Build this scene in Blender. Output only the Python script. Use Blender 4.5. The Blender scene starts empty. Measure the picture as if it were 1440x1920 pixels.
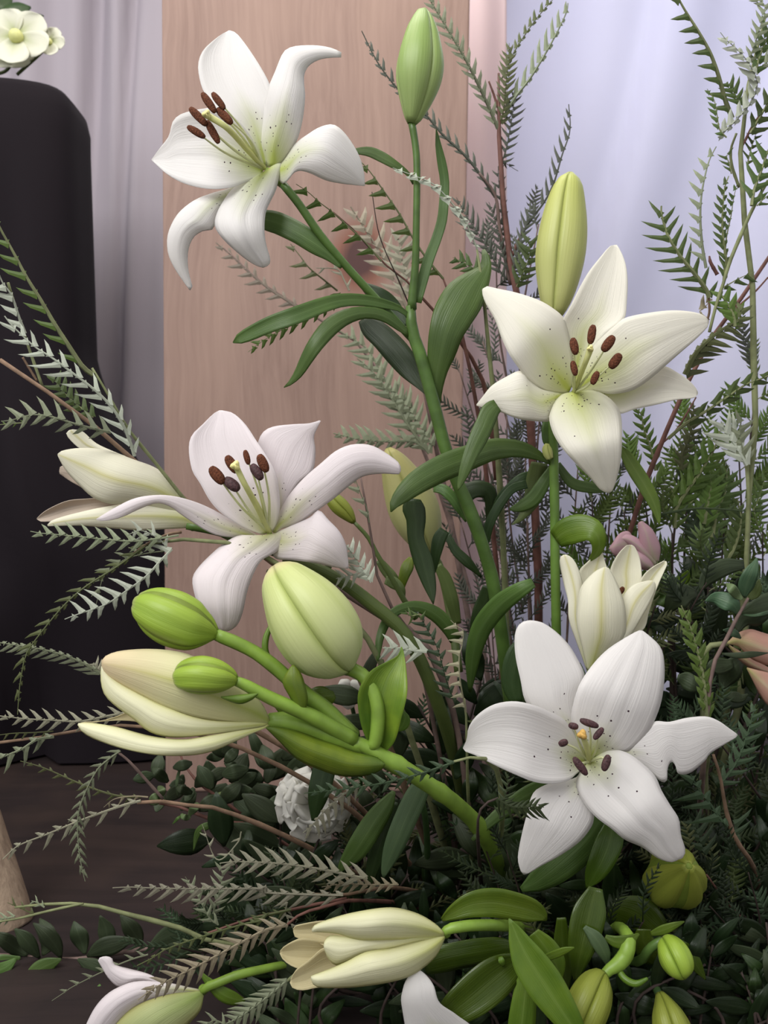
import bpy, math, random
import numpy as np
from mathutils import Vector

# ------------------------------------------------------------------ camera, world, lights, exposure
S = bpy.context.scene
COL = S.collection
F = 1500.0            # focal length in pixels of the 1440 x 1920 frame
CAMZ = 0.42           # camera height above the floor (m)
cam = bpy.data.cameras.new('camera'); cam_o = bpy.data.objects.new('camera', cam); COL.objects.link(cam_o)
cam_o.location = (0, 0, CAMZ); cam_o.rotation_euler = (math.pi/2, 0, 0)
cam.sensor_fit = 'VERTICAL'; cam.sensor_height = 36.0; cam.lens = 36.0*F/1920
cam.clip_start = 0.02; cam.clip_end = 50
cam.dof.use_dof = True; cam.dof.focus_distance = 0.61; cam.dof.aperture_fstop = 12.0
S.camera = cam_o

W = bpy.data.worlds.new('world'); S.world = W; W.use_nodes = True
bg = W.node_tree.nodes['Background']; bg.inputs[0].default_value = (0.90, 0.885, 0.90, 1); bg.inputs[1].default_value = 0.60

def area(name, loc, target, sx, sy, power, col):
    l = bpy.data.lights.new(name, 'AREA'); l.shape = 'RECTANGLE'; l.size = sx; l.size_y = sy; l.energy = power; l.color = col
    o = bpy.data.objects.new(name, l); COL.objects.link(o); o.location = loc
    o.rotation_euler = (Vector(target)-Vector(loc)).to_track_quat('-Z', 'Y').to_euler()
    return o
area('window_light', (-1.1, -0.75, 2.1), (0.05, 0.75, 0.45), 1.8, 1.5, 54, (1.0, 0.99, 0.985))
area('added_board_light', (-0.12, 0.90, 1.85), (-0.1, 1.05, 0.6), 0.9, 0.5, 8.5, (1.0, 0.93, 0.86))  # unseen lamp, added to brighten the board towards its top
area('backlight_window', (1.25, 2.55, 1.35), (0.85, 1.7, 0.75), 1.5, 2.2, 40, (0.90, 0.92, 1.0))
S.view_settings.view_transform = 'Standard'; S.view_settings.look = 'None'
S.view_settings.gamma = 1.0; S.view_settings.exposure = 0.2; S.view_settings.use_curve_mapping = False
try:
    S.cycles.use_denoising = True
    S.cycles.transparent_max_bounces = 16; S.cycles.max_bounces = 10; S.cycles.transmission_bounces = 8
except Exception: pass

# ------------------------------------------------------------------ helpers
rnd = random.Random(7)
def un(px, py, d):
    'a pixel of the photograph and a distance from the camera give the place of the thing in the room'
    return Vector(((px-720)/F*d, d, CAMZ-(py-960)/F*d))
def P(s):
    return [tuple(float(a) for a in w.split(',')) for w in s.split()]
def Z(ox, oy, sc):
    def f(s): return [(p[0]/sc+ox, p[1]/sc+oy)+tuple(a/sc for a in p[2:]) for p in P(s)]
    return f
def cr(pts, n, even=True):
    'Catmull-Rom through pts (any dimension), n samples evenly spaced'
    p = np.array(pts, float)
    if len(p) == 2:
        t = np.linspace(0, 1, n)[:, None]; return p[0]*(1-t)+p[1]*t
    q = np.vstack([2*p[0]-p[1], p, 2*p[-1]-p[-2]])
    out = []
    m = max(8, int(4*n/len(p))+1)
    for i in range(1, len(q)-2):
        a, b, c, d = q[i-1], q[i], q[i+1], q[i+2]
        for t in np.linspace(0, 1, m, endpoint=False):
            out.append(.5*((2*b)+(c-a)*t+(2*a-5*b+4*c-d)*t*t+(3*b-3*c+d-a)*t**3))
    out.append(p[-1]); out = np.array(out)
    seg = np.linalg.norm(np.diff(out[:, :2], axis=0), axis=1) if even else np.ones(len(out)-1)
    s = np.concatenate([[0], np.cumsum(seg)]); s /= s[-1] or 1
    t = np.linspace(0, 1, n)
    return np.stack([np.interp(t, s, out[:, k]) for k in range(p.shape[1])], 1)
def prof(vals, n):
    v = cr([(i, a) for i, a in enumerate(vals)], n, True) if len(vals) > 2 else np.array([(0, a) for a in np.linspace(vals[0], vals[-1], n)])
    return v[:, 1]

def tag(o, label=None, cat=None, group=None, kind=None):
    if label: o['label'] = label
    if cat: o['category'] = cat
    if group: o['group'] = group
    if kind: o['kind'] = kind
    return o
ORG = {}
def thing(name, loc, label, cat, group=None):
    o = bpy.data.objects.new(name, None); o.empty_display_size = .02; COL.objects.link(o); o.location = loc
    ORG[o.name] = Vector(loc)
    return tag(o, label, cat, group, 'thing')
def obj(name, verts, faces, mats, parent=None, uv=None, midx=None, smooth=True, org=None):
    m = bpy.data.meshes.new(name)
    o0 = ORG.get(parent.name, Vector((0, 0, 0))) if parent else (Vector(org) if org is not None else Vector((0, 0, 0)))
    v = np.array([tuple(a) for a in verts], float)-np.array(o0)
    m.from_pydata(v.tolist(), [], [tuple(f) for f in faces])
    for mt in (mats if isinstance(mats, (list, tuple)) else [mats]): m.materials.append(mt)
    if midx is not None: m.polygons.foreach_set('material_index', np.array(midx, np.int32))
    if smooth: m.polygons.foreach_set('use_smooth', np.ones(len(m.polygons), bool))
    if uv is not None:
        l = m.uv_layers.new(name='UVMap'); vi = np.empty(len(m.loops), np.int32); m.loops.foreach_get('vertex_index', vi)
        l.data.foreach_set('uv', np.array(uv, float)[vi].ravel())
    m.update()
    o = bpy.data.objects.new(name, m); COL.objects.link(o)
    if parent:
        o.parent = parent; ORG[o.name] = o0
    else:
        o.location = o0; ORG[o.name] = o0
    return o
def solid(o, t, rim=True):
    s = o.modifiers.new('thickness', 'SOLIDIFY'); s.thickness = t; s.offset = 0
    return o

def tube_geo(pts, rad, ns=8, cap=True):
    pts = [Vector(p) for p in pts]; V = []; Fc = []; UV = []
    n = len(pts); ref = Vector((0.31, 0.2, 0.93)).normalized(); prev = None
    for i, p in enumerate(pts):
        t = (pts[min(i+1, n-1)]-pts[max(i-1, 0)]).normalized()
        a = (ref-t*ref.dot(t)) if prev is None else (prev-t*prev.dot(t))
        if a.length < 1e-5: a = t.orthogonal()
        a.normalize(); prev = a; b = t.cross(a)
        for k in range(ns):
            th = 2*math.pi*k/ns; V.append(p+(a*math.cos(th)+b*math.sin(th))*rad[i]); UV.append((i/(n-1), k/ns))
    for i in range(n-1):
        for k in range(ns): Fc.append((i*ns+k, i*ns+(k+1) % ns, (i+1)*ns+(k+1) % ns, (i+1)*ns+k))
    if cap: Fc.append(tuple(range(ns-1, -1, -1))); Fc.append(tuple((n-1)*ns+k for k in range(ns)))
    return V, Fc, UV
def tube(name, parent, path, ds, mat, n=16, ns=8, hw=None, node=0):
    'path of (px,py,half width px); ds = distances along it'
    p = cr(path, n); d = prof(ds, n)
    r = p[:, 2]*d/F if p.shape[1] > 2 else np.full(n, hw)*d/F
    if node:
        for i in range(n): r[i] *= 1+.16*(i % node == 0)
    V, Fc, UV = tube_geo([un(a[0], a[1], b) for a, b in zip(p, d)], r, ns)
    return obj(name, V, Fc, mat, parent, UV)
def blade(name, parent, L, R, d0, dep, mat, cup=0.0, tilt=0.0, ridge=0.06, wav=0.0, thick=.00045, nu=30, nv=11, org=None, px=2.):
    'a petal or leaf between two edges, both from the base to the tip; dep, cup, tilt, ridge in cm'
    l = cr(L, nu); r = cr(R, nu); dd = prof(dep, nu)
    V = []; UV = []; ph = rnd.random()*6
    wmax = max(np.linalg.norm(l-r, axis=1))+1e-6
    for i in range(nu):
        u = i/(nu-1); w = np.linalg.norm(l[i]-r[i])/wmax
        for j in range(nv):
            v = j/(nv-1); x = 2*v-1
            p = l[i]*(1-v)+r[i]*v
            z = dd[i]+cup*w*abs(x)**px+tilt*w*x-ridge*w*(.6*math.exp(-(x/.10)**2)-.6*math.exp(-((abs(x)-.2)/.12)**2))
            z += wav*w*abs(x)**3*math.sin(9*u+ph+(2 if x > 0 else 0))
            V.append(un(p[0], p[1], d0+z*.01)); UV.append((u, v))
    Fc = [(i*nv+j, i*nv+j+1, (i+1)*nv+j+1, (i+1)*nv+j) for i in range(nu-1) for j in range(nv-1)]
    o = obj(name, V, Fc, mat, parent, UV, org=org)
    return solid(o, thick) if thick else o
def edges(c, n=24):
    'centre line of (px,py,half width) -> two edges'
    p = cr(c, n); t = np.gradient(p[:, :2], axis=0); t /= np.linalg.norm(t, axis=1)[:, None]+1e-9
    nrm = np.stack([-t[:, 1], t[:, 0]], 1); h = np.maximum(p[:, 2:3], .15)
    return [tuple(a) for a in p[:, :2]+nrm*h], [tuple(a) for a in p[:, :2]-nrm*h]
def leaf(parent, c, d0, dep, mat, cup=.5, tilt=0., ridge=.05, wav=.1, name='leaf', n=24, nv=7, label=None, thick=.0006):
    L, R = edges(c, n); hw = max(q[2] for q in c)*d0/F*100
    o = blade(name, parent, L, R, d0, dep, mat, cup*hw*.23, tilt*hw, min(ridge, .05*hw), wav*hw*.7, thick, n, nv, px=1.25)
    if label: o['label'] = label
    return o
def bud(parent, c, ds, mats, rot=0., lobe=.16, n=22, name='bud', label=None, three=3):
    'bud along a centre line (px,py,half width): a core and its three bulging sepals, seams recessed'
    p = cr(c, n); d = prof(ds, n); pts = [un(a[0], a[1], b) for a, b in zip(p, d)]; rad = p[:, 2]*d/F
    V, Fc, UV = tube_geo(pts, rad*.86, 12)
    o = obj(name, V, Fc, mats[1], parent, UV)
    if label: o['label'] = label
    ref = Vector((0.2, -1, 0.1)); m = 11; prev = None; fr = []
    for i in range(n):
        t = (pts[min(i+1, n-1)]-pts[max(i-1, 0)]).normalized()
        a = (ref-t*ref.dot(t)) if prev is None else (prev-t*prev.dot(t))
        a.normalize(); prev = a; fr.append((a, t.cross(a)))
    for k in range(three):
        V = []; UV = []; Fc = []
        for i in range(n):
            a, b = fr[i]
            for j in range(m):
                v = j/(m-1); th = rot+2*math.pi*(k+v)/three
                s = abs(2*v-1)
                rr = rad[i]*(1.0-lobe*s**3.2-lobe*.35*math.exp(-((s)/.13)**2))
                V.append(pts[i]+(a*math.cos(th)+b*math.sin(th))*rr); UV.append((i/(n-1), v))
        Fc = [(i*m+j, i*m+j+1, (i+1)*m+j+1, (i+1)*m+j) for i in range(n-1) for j in range(m-1)]
        q = obj('sepal', V, Fc, mats[0], o, UV)
        solid(q, .0006)
    return o
def ellip(name, parent, a, b, hw, d, mat, groove=.25, ns=10, nr=9, d2=None):
    'an anther from pixel a to pixel b'
    A = un(a[0], a[1], d); B = un(b[0], b[1], d2 or d); n = nr; pts = []; rad = []
    for i in range(n):
        t = i/(n-1); th = math.pi*t
        pts.append(A.lerp(B, .5-.5*math.cos(th))); rad.append(max(.04, math.sin(th)**.75)*hw*d/F)
    V, Fc, UV = tube_geo(pts, rad, ns)
    ax = (B-A).normalized(); fr = Vector((0, -1, 0)); fr = (fr-ax*fr.dot(ax)).normalized()
    W_ = []
    for i, p in enumerate(V):
        c = pts[i//ns]; q = p-c; h = q.length
        if h > 1e-7:
            k = q.normalized().dot(fr)
            q = q*(1-groove*max(0, abs(k)-.6)/.4)
            q *= 1+.06*math.sin(37*i)
        W_.append(c+q)
    return obj(name, W_, Fc, mat, parent, UV)

# ------------------------------------------------------------------ materials
def nodes(name):
    m = bpy.data.materials.new(name); m.use_nodes = True; nt = m.node_tree; nt.nodes.clear()
    return m, nt
class N:
    def __init__(s, nt): s.nt = nt
    def __call__(s, typ, ins=None, **kw):
        n = s.nt.nodes.new(typ)
        for k, v in kw.items(): setattr(n, k, v)
        for k, v in (ins or {}).items():
            i = n.inputs[k]
            if isinstance(v, bpy.types.NodeSocket): s.nt.links.new(v, i)
            else: i.default_value = v
        return n
    def math(s, op, a, b=0., c=None, clamp=False):
        n = s.nt.nodes.new('ShaderNodeMath'); n.operation = op; n.use_clamp = clamp
        for i, v in enumerate((a, b) if c is None else (a, b, c)):
            if isinstance(v, bpy.types.NodeSocket): s.nt.links.new(v, n.inputs[i])
            else: n.inputs[i].default_value = v
        return n.outputs[0]
    def mix(s, f, a, b, mode='MIX'):
        n = s.nt.nodes.new('ShaderNodeMix'); n.data_type = 'RGBA'; n.blend_type = mode
        for k, v in ((0, f), (6, a), (7, b)):
            if isinstance(v, bpy.types.NodeSocket): s.nt.links.new(v, n.inputs[k])
            else: n.inputs[k].default_value = v if not isinstance(v, tuple) else (tuple(v)+(1,))[:4]
        return n.outputs[2]
    def ramp(s, f, stops):
        n = s.nt.nodes.new('ShaderNodeValToRGB'); s.nt.links.new(f, n.inputs[0])
        e = n.color_ramp.elements
        while len(e) < len(stops): e.new(.5)
        for i, (p, c) in enumerate(stops):
            e[i].position = p; e[i].color = (tuple(c)+(1,))[:4] if isinstance(c, tuple) else (c, c, c, 1)
        return n.outputs[0]
def finish(g, col, rough, bump=None, trans=0., spec=.4, tcol=None, bstr=.3, bdist=.001, sheen=0.):
    ins = {'Base Color': col, 'Roughness': rough, 'Specular IOR Level': spec}
    if bump is not None:
        b = g('ShaderNodeBump', {'Height': bump, 'Strength': bstr, 'Distance': bdist}); ins['Normal'] = b.outputs[0]
    p = g('ShaderNodeBsdfPrincipled', ins); out = p.outputs[0]
    if sheen: p.inputs['Sheen Weight'].default_value = sheen
    if trans:
        t = g('ShaderNodeBsdfTranslucent', {'Color': tcol if tcol is not None else col})
        out = g('ShaderNodeMixShader', {0: trans, 1: out, 2: t.outputs[0]}).outputs[0]
    g('ShaderNodeOutputMaterial', {0: out})
def mat_tepal(name, base, throat, tl=.42, speck=True, rib=None, tip=None, trans=.3, rough=.5, side=None):
    m, nt = nodes(name); g = N(nt)
    uv = g('ShaderNodeUVMap').outputs[0]; sp = g('ShaderNodeSeparateXYZ', {0: uv}); u, v = sp.outputs[0], sp.outputs[1]
    x = g.math('ABSOLUTE', g.math('MULTIPLY_ADD', v, 2., -1.))
    lines = g('ShaderNodeTexNoise', {'Vector': g('ShaderNodeCombineXYZ', {0: g.math('MULTIPLY', u, 2.2), 1: g.math('MULTIPLY', v, 34.)}).outputs[0], 'Scale': 1., 'Detail': 3.}).outputs[0]
    col = g.mix(g.math('MULTIPLY', lines, .10), base, tuple(a*.80 for a in base))
    if rib:
        k = g.math('POWER', g.math('SUBTRACT', 1., x, clamp=True), 7.)
        col = g.mix(g.math('MULTIPLY', k, .75), col, rib)
    if side:
        k = g.math('POWER', x, 3.); col = g.mix(g.math('MULTIPLY', k, .6), col, side)
    if tip:
        k = g.ramp(u, [(.55, 0.), (1., .8)]); col = g.mix(k, col, tip)
    # green-yellow throat, a tongue along the midrib
    k = g.math('MULTIPLY_ADD', x, tl*.55, u); k = g.ramp(k, [(tl*.18, 1.), (tl*1.05, 0.)])
    k = g.math('POWER', k, 1.5)
    col = g.mix(g.math('MULTIPLY', k, .92), col, throat)
    if speck:
        cv = g('ShaderNodeCombineXYZ', {0: g.math('MULTIPLY', u, 44.), 1: g.math('MULTIPLY', v, 19.), 2: speck if not isinstance(speck, bool) else 0.})
        vo = g('ShaderNodeTexVoronoi', {'Vector': cv.outputs[0], 'Scale': 1., 'Randomness': 1.})
        s1 = g.math('LESS_THAN', vo.outputs[0], .25)
        cs = g('ShaderNodeSeparateColor', {0: vo.outputs[1]})
        zone = g.math('MULTIPLY', g.math('MULTIPLY', g.math('GREATER_THAN', u, .10), g.math('LESS_THAN', u, .46)), g.math('LESS_THAN', x, .62))
        s1 = g.math('MULTIPLY', g.math('MULTIPLY', s1, g.math('GREATER_THAN', cs.outputs[0], g.math('MULTIPLY_ADD', u, .9, .50))), zone)
        col = g.mix(s1, col, (.05, .02, .03))
    finish(g, col, rough, lines, trans, .3, bstr=.32, bdist=.0012)
    return m
def mat_leaf(name, col, col2=None, vein=None, rough=.38, trans=.18, spec=.45, veins=26., bstr=.35):
    m, nt = nodes(name); g = N(nt)
    uv = g('ShaderNodeUVMap').outputs[0]; sp = g('ShaderNodeSeparateXYZ', {0: uv}); u, v = sp.outputs[0], sp.outputs[1]
    tc = g('ShaderNodeTexCoord').outputs['Object']
    oi = g('ShaderNodeObjectInfo').outputs['Random']
    n1 = g('ShaderNodeTexNoise', {'Vector': tc, 'Scale': 38., 'Detail': 3.}).outputs[0]
    lines = g('ShaderNodeTexNoise', {'Vector': g('ShaderNodeCombineXYZ', {0: g.math('MULTIPLY', u, 1.5), 1: g.math('MULTIPLY', v, veins)}).outputs[0], 'Scale': 1., 'Detail': 2.}).outputs[0]
    c = g.mix(g.ramp(n1, [(.35, 0.), (.7, 1.)]), col, col2 or tuple(a*.62 for a in col))
    c = g.mix(g.math('MULTIPLY', lines, .35), c, tuple(a*1.35 for a in col))
    if vein:
        x = g.math('ABSOLUTE', g.math('MULTIPLY_ADD', v, 2., -1.))
        k = g.math('POWER', g.math('SUBTRACT', 1., x, clamp=True), 9.); c = g.mix(g.math('MULTIPLY', k, .6), c, vein)
    hs = g('ShaderNodeHueSaturation', {'Color': c, 'Value': g.math('MULTIPLY_ADD', oi, .4, .8), 'Hue': g.math('MULTIPLY_ADD', oi, .02, .49)})
    finish(g, hs.outputs[0], rough, lines, trans, spec, bstr=bstr, bdist=.0012)
    return m
def mat_plain(name, col, rough=.6, var=.25, scale=60., trans=0., spec=.3, bump=.2, stretch=(1, 1, 1), dist=.001):
    m, nt = nodes(name); g = N(nt)
    mp = g('ShaderNodeMapping', {0: g('ShaderNodeTexCoord').outputs['Object'], 3: stretch}).outputs[0]
    n1 = g('ShaderNodeTexNoise', {'Vector': mp, 'Scale': scale, 'Detail': 4.}).outputs[0]
    c = g.mix(g.ramp(n1, [(.3, 0.), (.7, 1.)]), tuple(min(1, a*(1+var)) for a in col), tuple(a*(1-var) for a in col))
    finish(g, c, rough, n1, trans, spec, bstr=bump, bdist=dist)
    return m
def mat_bud(name, c0, c1, seam, rough=.42, trans=.12, tip=None):
    'c0 at the start of the path, c1 at its end; seam colour at the sepal edges'
    m, nt = nodes(name); g = N(nt)
    uv = g('ShaderNodeUVMap').outputs[0]; sp = g('ShaderNodeSeparateXYZ', {0: uv}); u, v = sp.outputs[0], sp.outputs[1]
    x = g.math('ABSOLUTE', g.math('MULTIPLY_ADD', v, 2., -1.))
    lines = g('ShaderNodeTexNoise', {'Vector': g('ShaderNodeCombineXYZ', {0: g.math('MULTIPLY', u, 2.), 1: g.math('MULTIPLY', v, 20.)}).outputs[0], 'Scale': 1., 'Detail': 3.}).outputs[0]
    c = g.mix(g.ramp(u, [(.05, 0.), (.85, 1.)]), c0, c1)
    c = g.mix(g.math('MULTIPLY', g.math('POWER', x, 6.), .7), c, seam)
    c = g.mix(g.math('MULTIPLY', g.math('POWER', g.math('SUBTRACT', 1., x, clamp=True), 6.), .35), c, seam)
    c = g.mix(g.math('MULTIPLY', lines, .3), c, tuple(a*.72 for a in c0))
    if tip: c = g.mix(g.ramp(u, [(.0, .9), (.12, 0.)]), c, tip)
    finish(g, c, rough, lines, trans, .4, bstr=.35, bdist=.0012)
    return m
M = {}
WH = (.85, .83, .80)
M['tepal'] = mat_tepal('white_tepal', WH, (.50, .58, .11), .58)
M['tepal_cream'] = mat_tepal('cream_white_tepal', (.89, .865, .76), (.56, .62, .11), .74, .4)
M['tepal_rose'] = mat_tepal('rosy_white_tepal', (.85, .785, .79), (.55, .58, .18), .46)
M['tepal_plain'] = mat_tepal('old_white_tepal', (.86, .835, .81), (.50, .56, .10), .36, 1.3)
M['tepal_bud'] = mat_tepal('ivory_tepal', (.87, .85, .69), (.55, .58, .20), .5, False, rib=(.66, .62, .22))
M['tepal_green'] = mat_tepal('green_cream_tepal', (.86, .84, .50), (.50, .58, .14), .55, False, rib=(.60, .62, .16), tip=(.80, .63, .42))
M['tepal_lemon'] = mat_tepal('lemon_cream_tepal', (.89, .88, .62), (.62, .65, .20), .6, False, side=(.68, .67, .22))
M['tepal_inner'] = mat_tepal('inner_cream_tepal', (.70, .62, .36), (.60, .58, .20), .6, False)
M['tepal_tan'] = mat_tepal('tan_tepal', (.62, .52, .42), (.5, .5, .2), .3, False)
M['tepal_lime'] = mat_tepal('lime_tepal', (.50, .56, .26), (.36, .48, .12), .7, False, side=(.55, .48, .16))
M['anther'] = mat_plain('brown_anther', (.105, .036, .018), .85, .55, 900., bump=.8, spec=.15)
M['anther_dark'] = mat_plain('plum_anther', (.065, .03, .032), .6, .5, 700., bump=.6, spec=.3)
M['filament'] = mat_plain('pale_green_filament', (.76, .78, .48), .4, .08, 80., .3)
M['pistil'] = mat_plain('yellow_green_pistil', (.74, .75, .34), .4, .08, 80., .3)
M['stigma'] = mat_plain('yellow_stigma', (.80, .74, .30), .5, .1, 300.)
M['stigma_orange'] = mat_plain('orange_stigma', (.62, .38, .10), .5, .2, 300.)
M['bud_green'] = mat_bud('green_bud', (.24, .38, .07), (.36, .47, .17), (.42, .52, .20))
M['bud_lemon'] = mat_bud('lemon_bud', (.50, .54, .14), (.60, .62, .25), (.33, .38, .08))
M['bud_pale'] = mat_bud('pale_green_bud', (.58, .64, .25), (.62, .68, .33), (.40, .50, .10), tip=(.70, .60, .34))
M['bud_lime'] = mat_bud('lime_bud', (.30, .44, .045), (.34, .48, .06), (.17, .28, .03), tip=(.42, .40, .20))
M['bud_olive'] = mat_bud('olive_bud', (.26, .30, .045), (.30, .34, .05), (.20, .24, .03))
M['bud_core'] = mat_plain('seam_green', (.16, .22, .03), .5, .2, 60.)
M['bud_far'] = mat_bud('far_pale_bud', (.50, .46, .17), (.52, .54, .25), (.36, .38, .10))
M['stem'] = mat_plain('lily_stem_green', (.080, .15, .030), .4, .3, 50., .05, .4)
M['stem_light'] = mat_plain('light_stem_green', (.20, .32, .045), .4, .25, 50., .05, .4)
M['stem_mid'] = mat_plain('mid_stem_green', (.105, .19, .032), .4, .25, 50., .05, .4)
M['stem_dark'] = mat_plain('dark_stem_green', (.040, .085, .025), .45, .3, 50., .05, .4)
M['leaf'] = mat_leaf('lily_leaf', (.088, .160, .034), (.062, .120, .026), (.14, .23, .07))
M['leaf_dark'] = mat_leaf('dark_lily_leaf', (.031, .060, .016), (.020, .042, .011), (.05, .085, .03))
M['leaf_pale'] = mat_leaf('pale_leaf', (.085, .135, .060), (.07, .115, .05), (.12, .18, .08), .5)
M['leaf_lime'] = mat_leaf('lime_leaf', (.115, .185, .016), (.06, .12, .011), (.17, .25, .05), .34)
M['leaf_mottled'] = mat_leaf('mottled_bract', (.20, .28, .025), (.045, .115, .014), (.15, .22, .04), .36, .3)
M['leaf_olive'] = mat_leaf('olive_leaf', (.10, .135, .035), (.07, .10, .025), (.13, .17, .05), .45)
M['leaf_bottom'] = mat_leaf('glossy_low_leaf', (.060, .102, .009), (.038, .072, .007), (.09, .14, .025), .22)
M['leaf_shade'] = mat_leaf('shade_darkened_leaf', (.016, .032, .010), (.010, .022, .007), (.03, .05, .02))  # leaf green with the shadow of the low foliage put into it
M['twig_leaf'] = mat_leaf('twig_leaf', (.040, .058, .024), (.026, .040, .016), (.06, .085, .04), .6, veins=8.)
M['twig_leaf_light'] = mat_leaf('light_twig_leaf', (.12, .17, .07), (.09, .13, .05), None, .5, veins=8.)
M['shrub_leaf'] = mat_leaf('shrub_leaf', (.060, .115, .055), (.045, .09, .045), (.10, .16, .08), .5, veins=8.)
def fr(name, a, b, rough=.55):
    M[name] = (mat_leaf(name+'_frond', a, tuple(x*.75 for x in a), None, rough, .15, .3, 6., .15),
               mat_leaf(name+'_frond_back', b, tuple(x*.8 for x in b), None, rough, .15, .3, 6., .15))
GREEN = (.070, .108, .028); SILVER = (.42, .45, .36)
fr('green', GREEN, SILVER); fr('silver', SILVER, GREEN); fr('sage', (.235, .265, .165), GREEN)
fr('dark', (.040, .058, .022), (.12, .14, .11)); fr('deep', (.018, .030, .012), (.05, .06, .04)); fr('lush', (.085, .138, .024), (.2, .25, .18)); fr('tan', (.34, .295, .19), (.2, .2, .12))  # deep: frond green darkened to carry the shade around the lowest blooms
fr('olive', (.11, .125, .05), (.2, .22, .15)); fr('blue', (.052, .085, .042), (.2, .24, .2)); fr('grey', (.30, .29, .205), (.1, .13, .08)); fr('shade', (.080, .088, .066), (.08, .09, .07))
fr('hazy', (.27, .23, .17), (.2, .2, .15))
fr('straw', (.40, .38, .24), GREEN)
M['wood_stem'] = mat_plain('brown_twig', (.20, .13, .085), .7, .3, 90., 0, .2, .4)
M['red_stem'] = mat_plain('red_brown_twig', (.15, .070, .055), .6, .3, 90., 0, .2, .4)
M['grey_stem'] = mat_plain('grey_twig', (.16, .11, .095), .7, .3, 90., 0, .2, .4)
M['green_stem'] = mat_plain('green_twig', (.19, .21, .10), .6, .25, 90., 0, .2, .3)
M['dark_stem'] = mat_plain('dark_twig', (.05, .035, .03), .7, .3, 90., 0, .2, .4)

# ------------------------------------------------------------------ grevillea fronds
def frond(parent, path, ds, n, ln, sides, key, ang=48., w=None, rhw=1.5, tipk=.45, basek=.8, vee=.25, ang1=None, skip=.06, bare=0.0, name='leaf', jit=.12, tl=1.0):
    """path from tip to base in px; lobes of length ln px lean towards the tip. Each lobe is a closed keel of diamond section.
    sides: letters of l r u d (which way the lobes of a row point) or b for both; a digit pair scales the second row"""
    m = 26; p = cr([q[:2] for q in path], m); d = prof(ds, m)
    t = -np.gradient(p, axis=0); t /= np.linalg.norm(t, axis=1)[:, None]+1e-9     # towards the tip
    nr = np.stack([-t[:, 1], t[:, 0]], 1)
    rows = []
    if sides[0] == 'b': rows = [(1, 1.), (-1, 1. if len(sides) == 1 else int(sides[1:])/100)]
    else:
        mean = nr[m//3:].mean(0); ax, sg = {'l': (0, -1), 'r': (0, 1), 'u': (1, -1), 'd': (1, 1)}[sides[0]]
        s0 = 1 if mean[ax]*sg > 0 else -1; rows = [(s0, 1.)]
        if len(sides) > 1: rows.append((-s0, int(sides[1:])/100))
    V = []; Fc = []; MI = []; UV = []
    # rachis
    pts = [un(a[0], a[1], b) for a, b in zip(p, d)]
    tv, tf, tu = tube_geo(pts, [rhw*(.35+.65*(i/(m-1)))*d[i]/F for i in range(m)], 5)
    V += tv; Fc += tf; UV += tu; MI += [2]*len(tf)
    if w is None: w = max(1.4, ln*.12)
    up = 1
    for sgn, k in rows:
        for q in range(n):
            s = skip+(1-skip-bare)*(q+.5*(sgn > 0)+.25+rnd.uniform(-jit, jit))/n*1.0
            if s > .995: continue
            f = s*(m-1); i = min(int(f), m-2); a = f-i
            c = p[i]*(1-a)+p[i+1]*a; dd = d[i]*(1-a)+d[i+1]*a
            tt = t[i]*(1-a)+t[i+1]*a; nn = (nr[i]*(1-a)+nr[i+1]*a)*sgn
            e = tipk+(1-tipk)*min(1, s/.35) if s < .35 else 1-(1-basek)*(s-.35)/.65
            L = 1.28*ln*k*e*rnd.uniform(.88, 1.1)
            a0 = math.radians(min(85, ang+16)); a1 = math.radians((ang1 if ang1 is not None else ang-12)+rnd.uniform(-5, 5))
            if s < .12: a0 *= .6; a1 *= .5
            vz = (vee+rnd.uniform(-.15, .15))
            cen = c.copy(); secs = []
            for r_, (fs, ws) in enumerate(((0, 1.9), (.22, 1.05), (.62, .74), (1, 0))):
                if r_:
                    f0 = (0, .28, .66)[r_-1]; aa = a0+(a1-a0)*(fs+f0)/2
                    cen = cen+(tt*math.cos(aa)+nn*math.sin(aa))*L*(fs-f0)
                aa = a0+(a1-a0)*fs
                side = tt*math.sin(aa)-nn*math.cos(aa)
                secs.append((cen.copy(), side, ws*w*(.6+.4*e)*tl, dd+vz*L*fs*fs*dd/F))
            b0 = len(V)
            for (cc, sd, ww, dz) in secs[:3]:
                x = cc+sd*ww; y = cc-sd*ww; th = .28*ww*dz/F
                V += [un(x[0], x[1], dz), un(cc[0], cc[1], dz-th*up), un(y[0], y[1], dz), un(cc[0], cc[1], dz+th*.5*up)]
            cc, _, _, dz = secs[3]; V.append(un(cc[0], cc[1], dz))
            for r_ in range(4):
                UV += [(r_/3, 0), (r_/3, .5), (r_/3, 1), (r_/3, .5)] if r_ < 3 else [(1, .5)]
            for r_ in range(2):
                o = b0+4*r_
                for j in range(4):
                    Fc.append((o+j, o+(j+1) % 4, o+4+(j+1) % 4, o+4+j)); MI.append(0 if j < 2 else 1)
            o = b0+8
            for j in range(4): Fc.append((o+j, o+(j+1) % 4, o+4)); MI.append(0 if j < 2 else 1)
    mt = M[key]
    return obj(name, V, Fc, [mt[0], mt[1], mt[0] if key not in ('green', 'dark', 'lush') else M['green_stem'] if key != 'dark' else mt[0]], parent, UV, MI, smooth=False)
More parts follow.
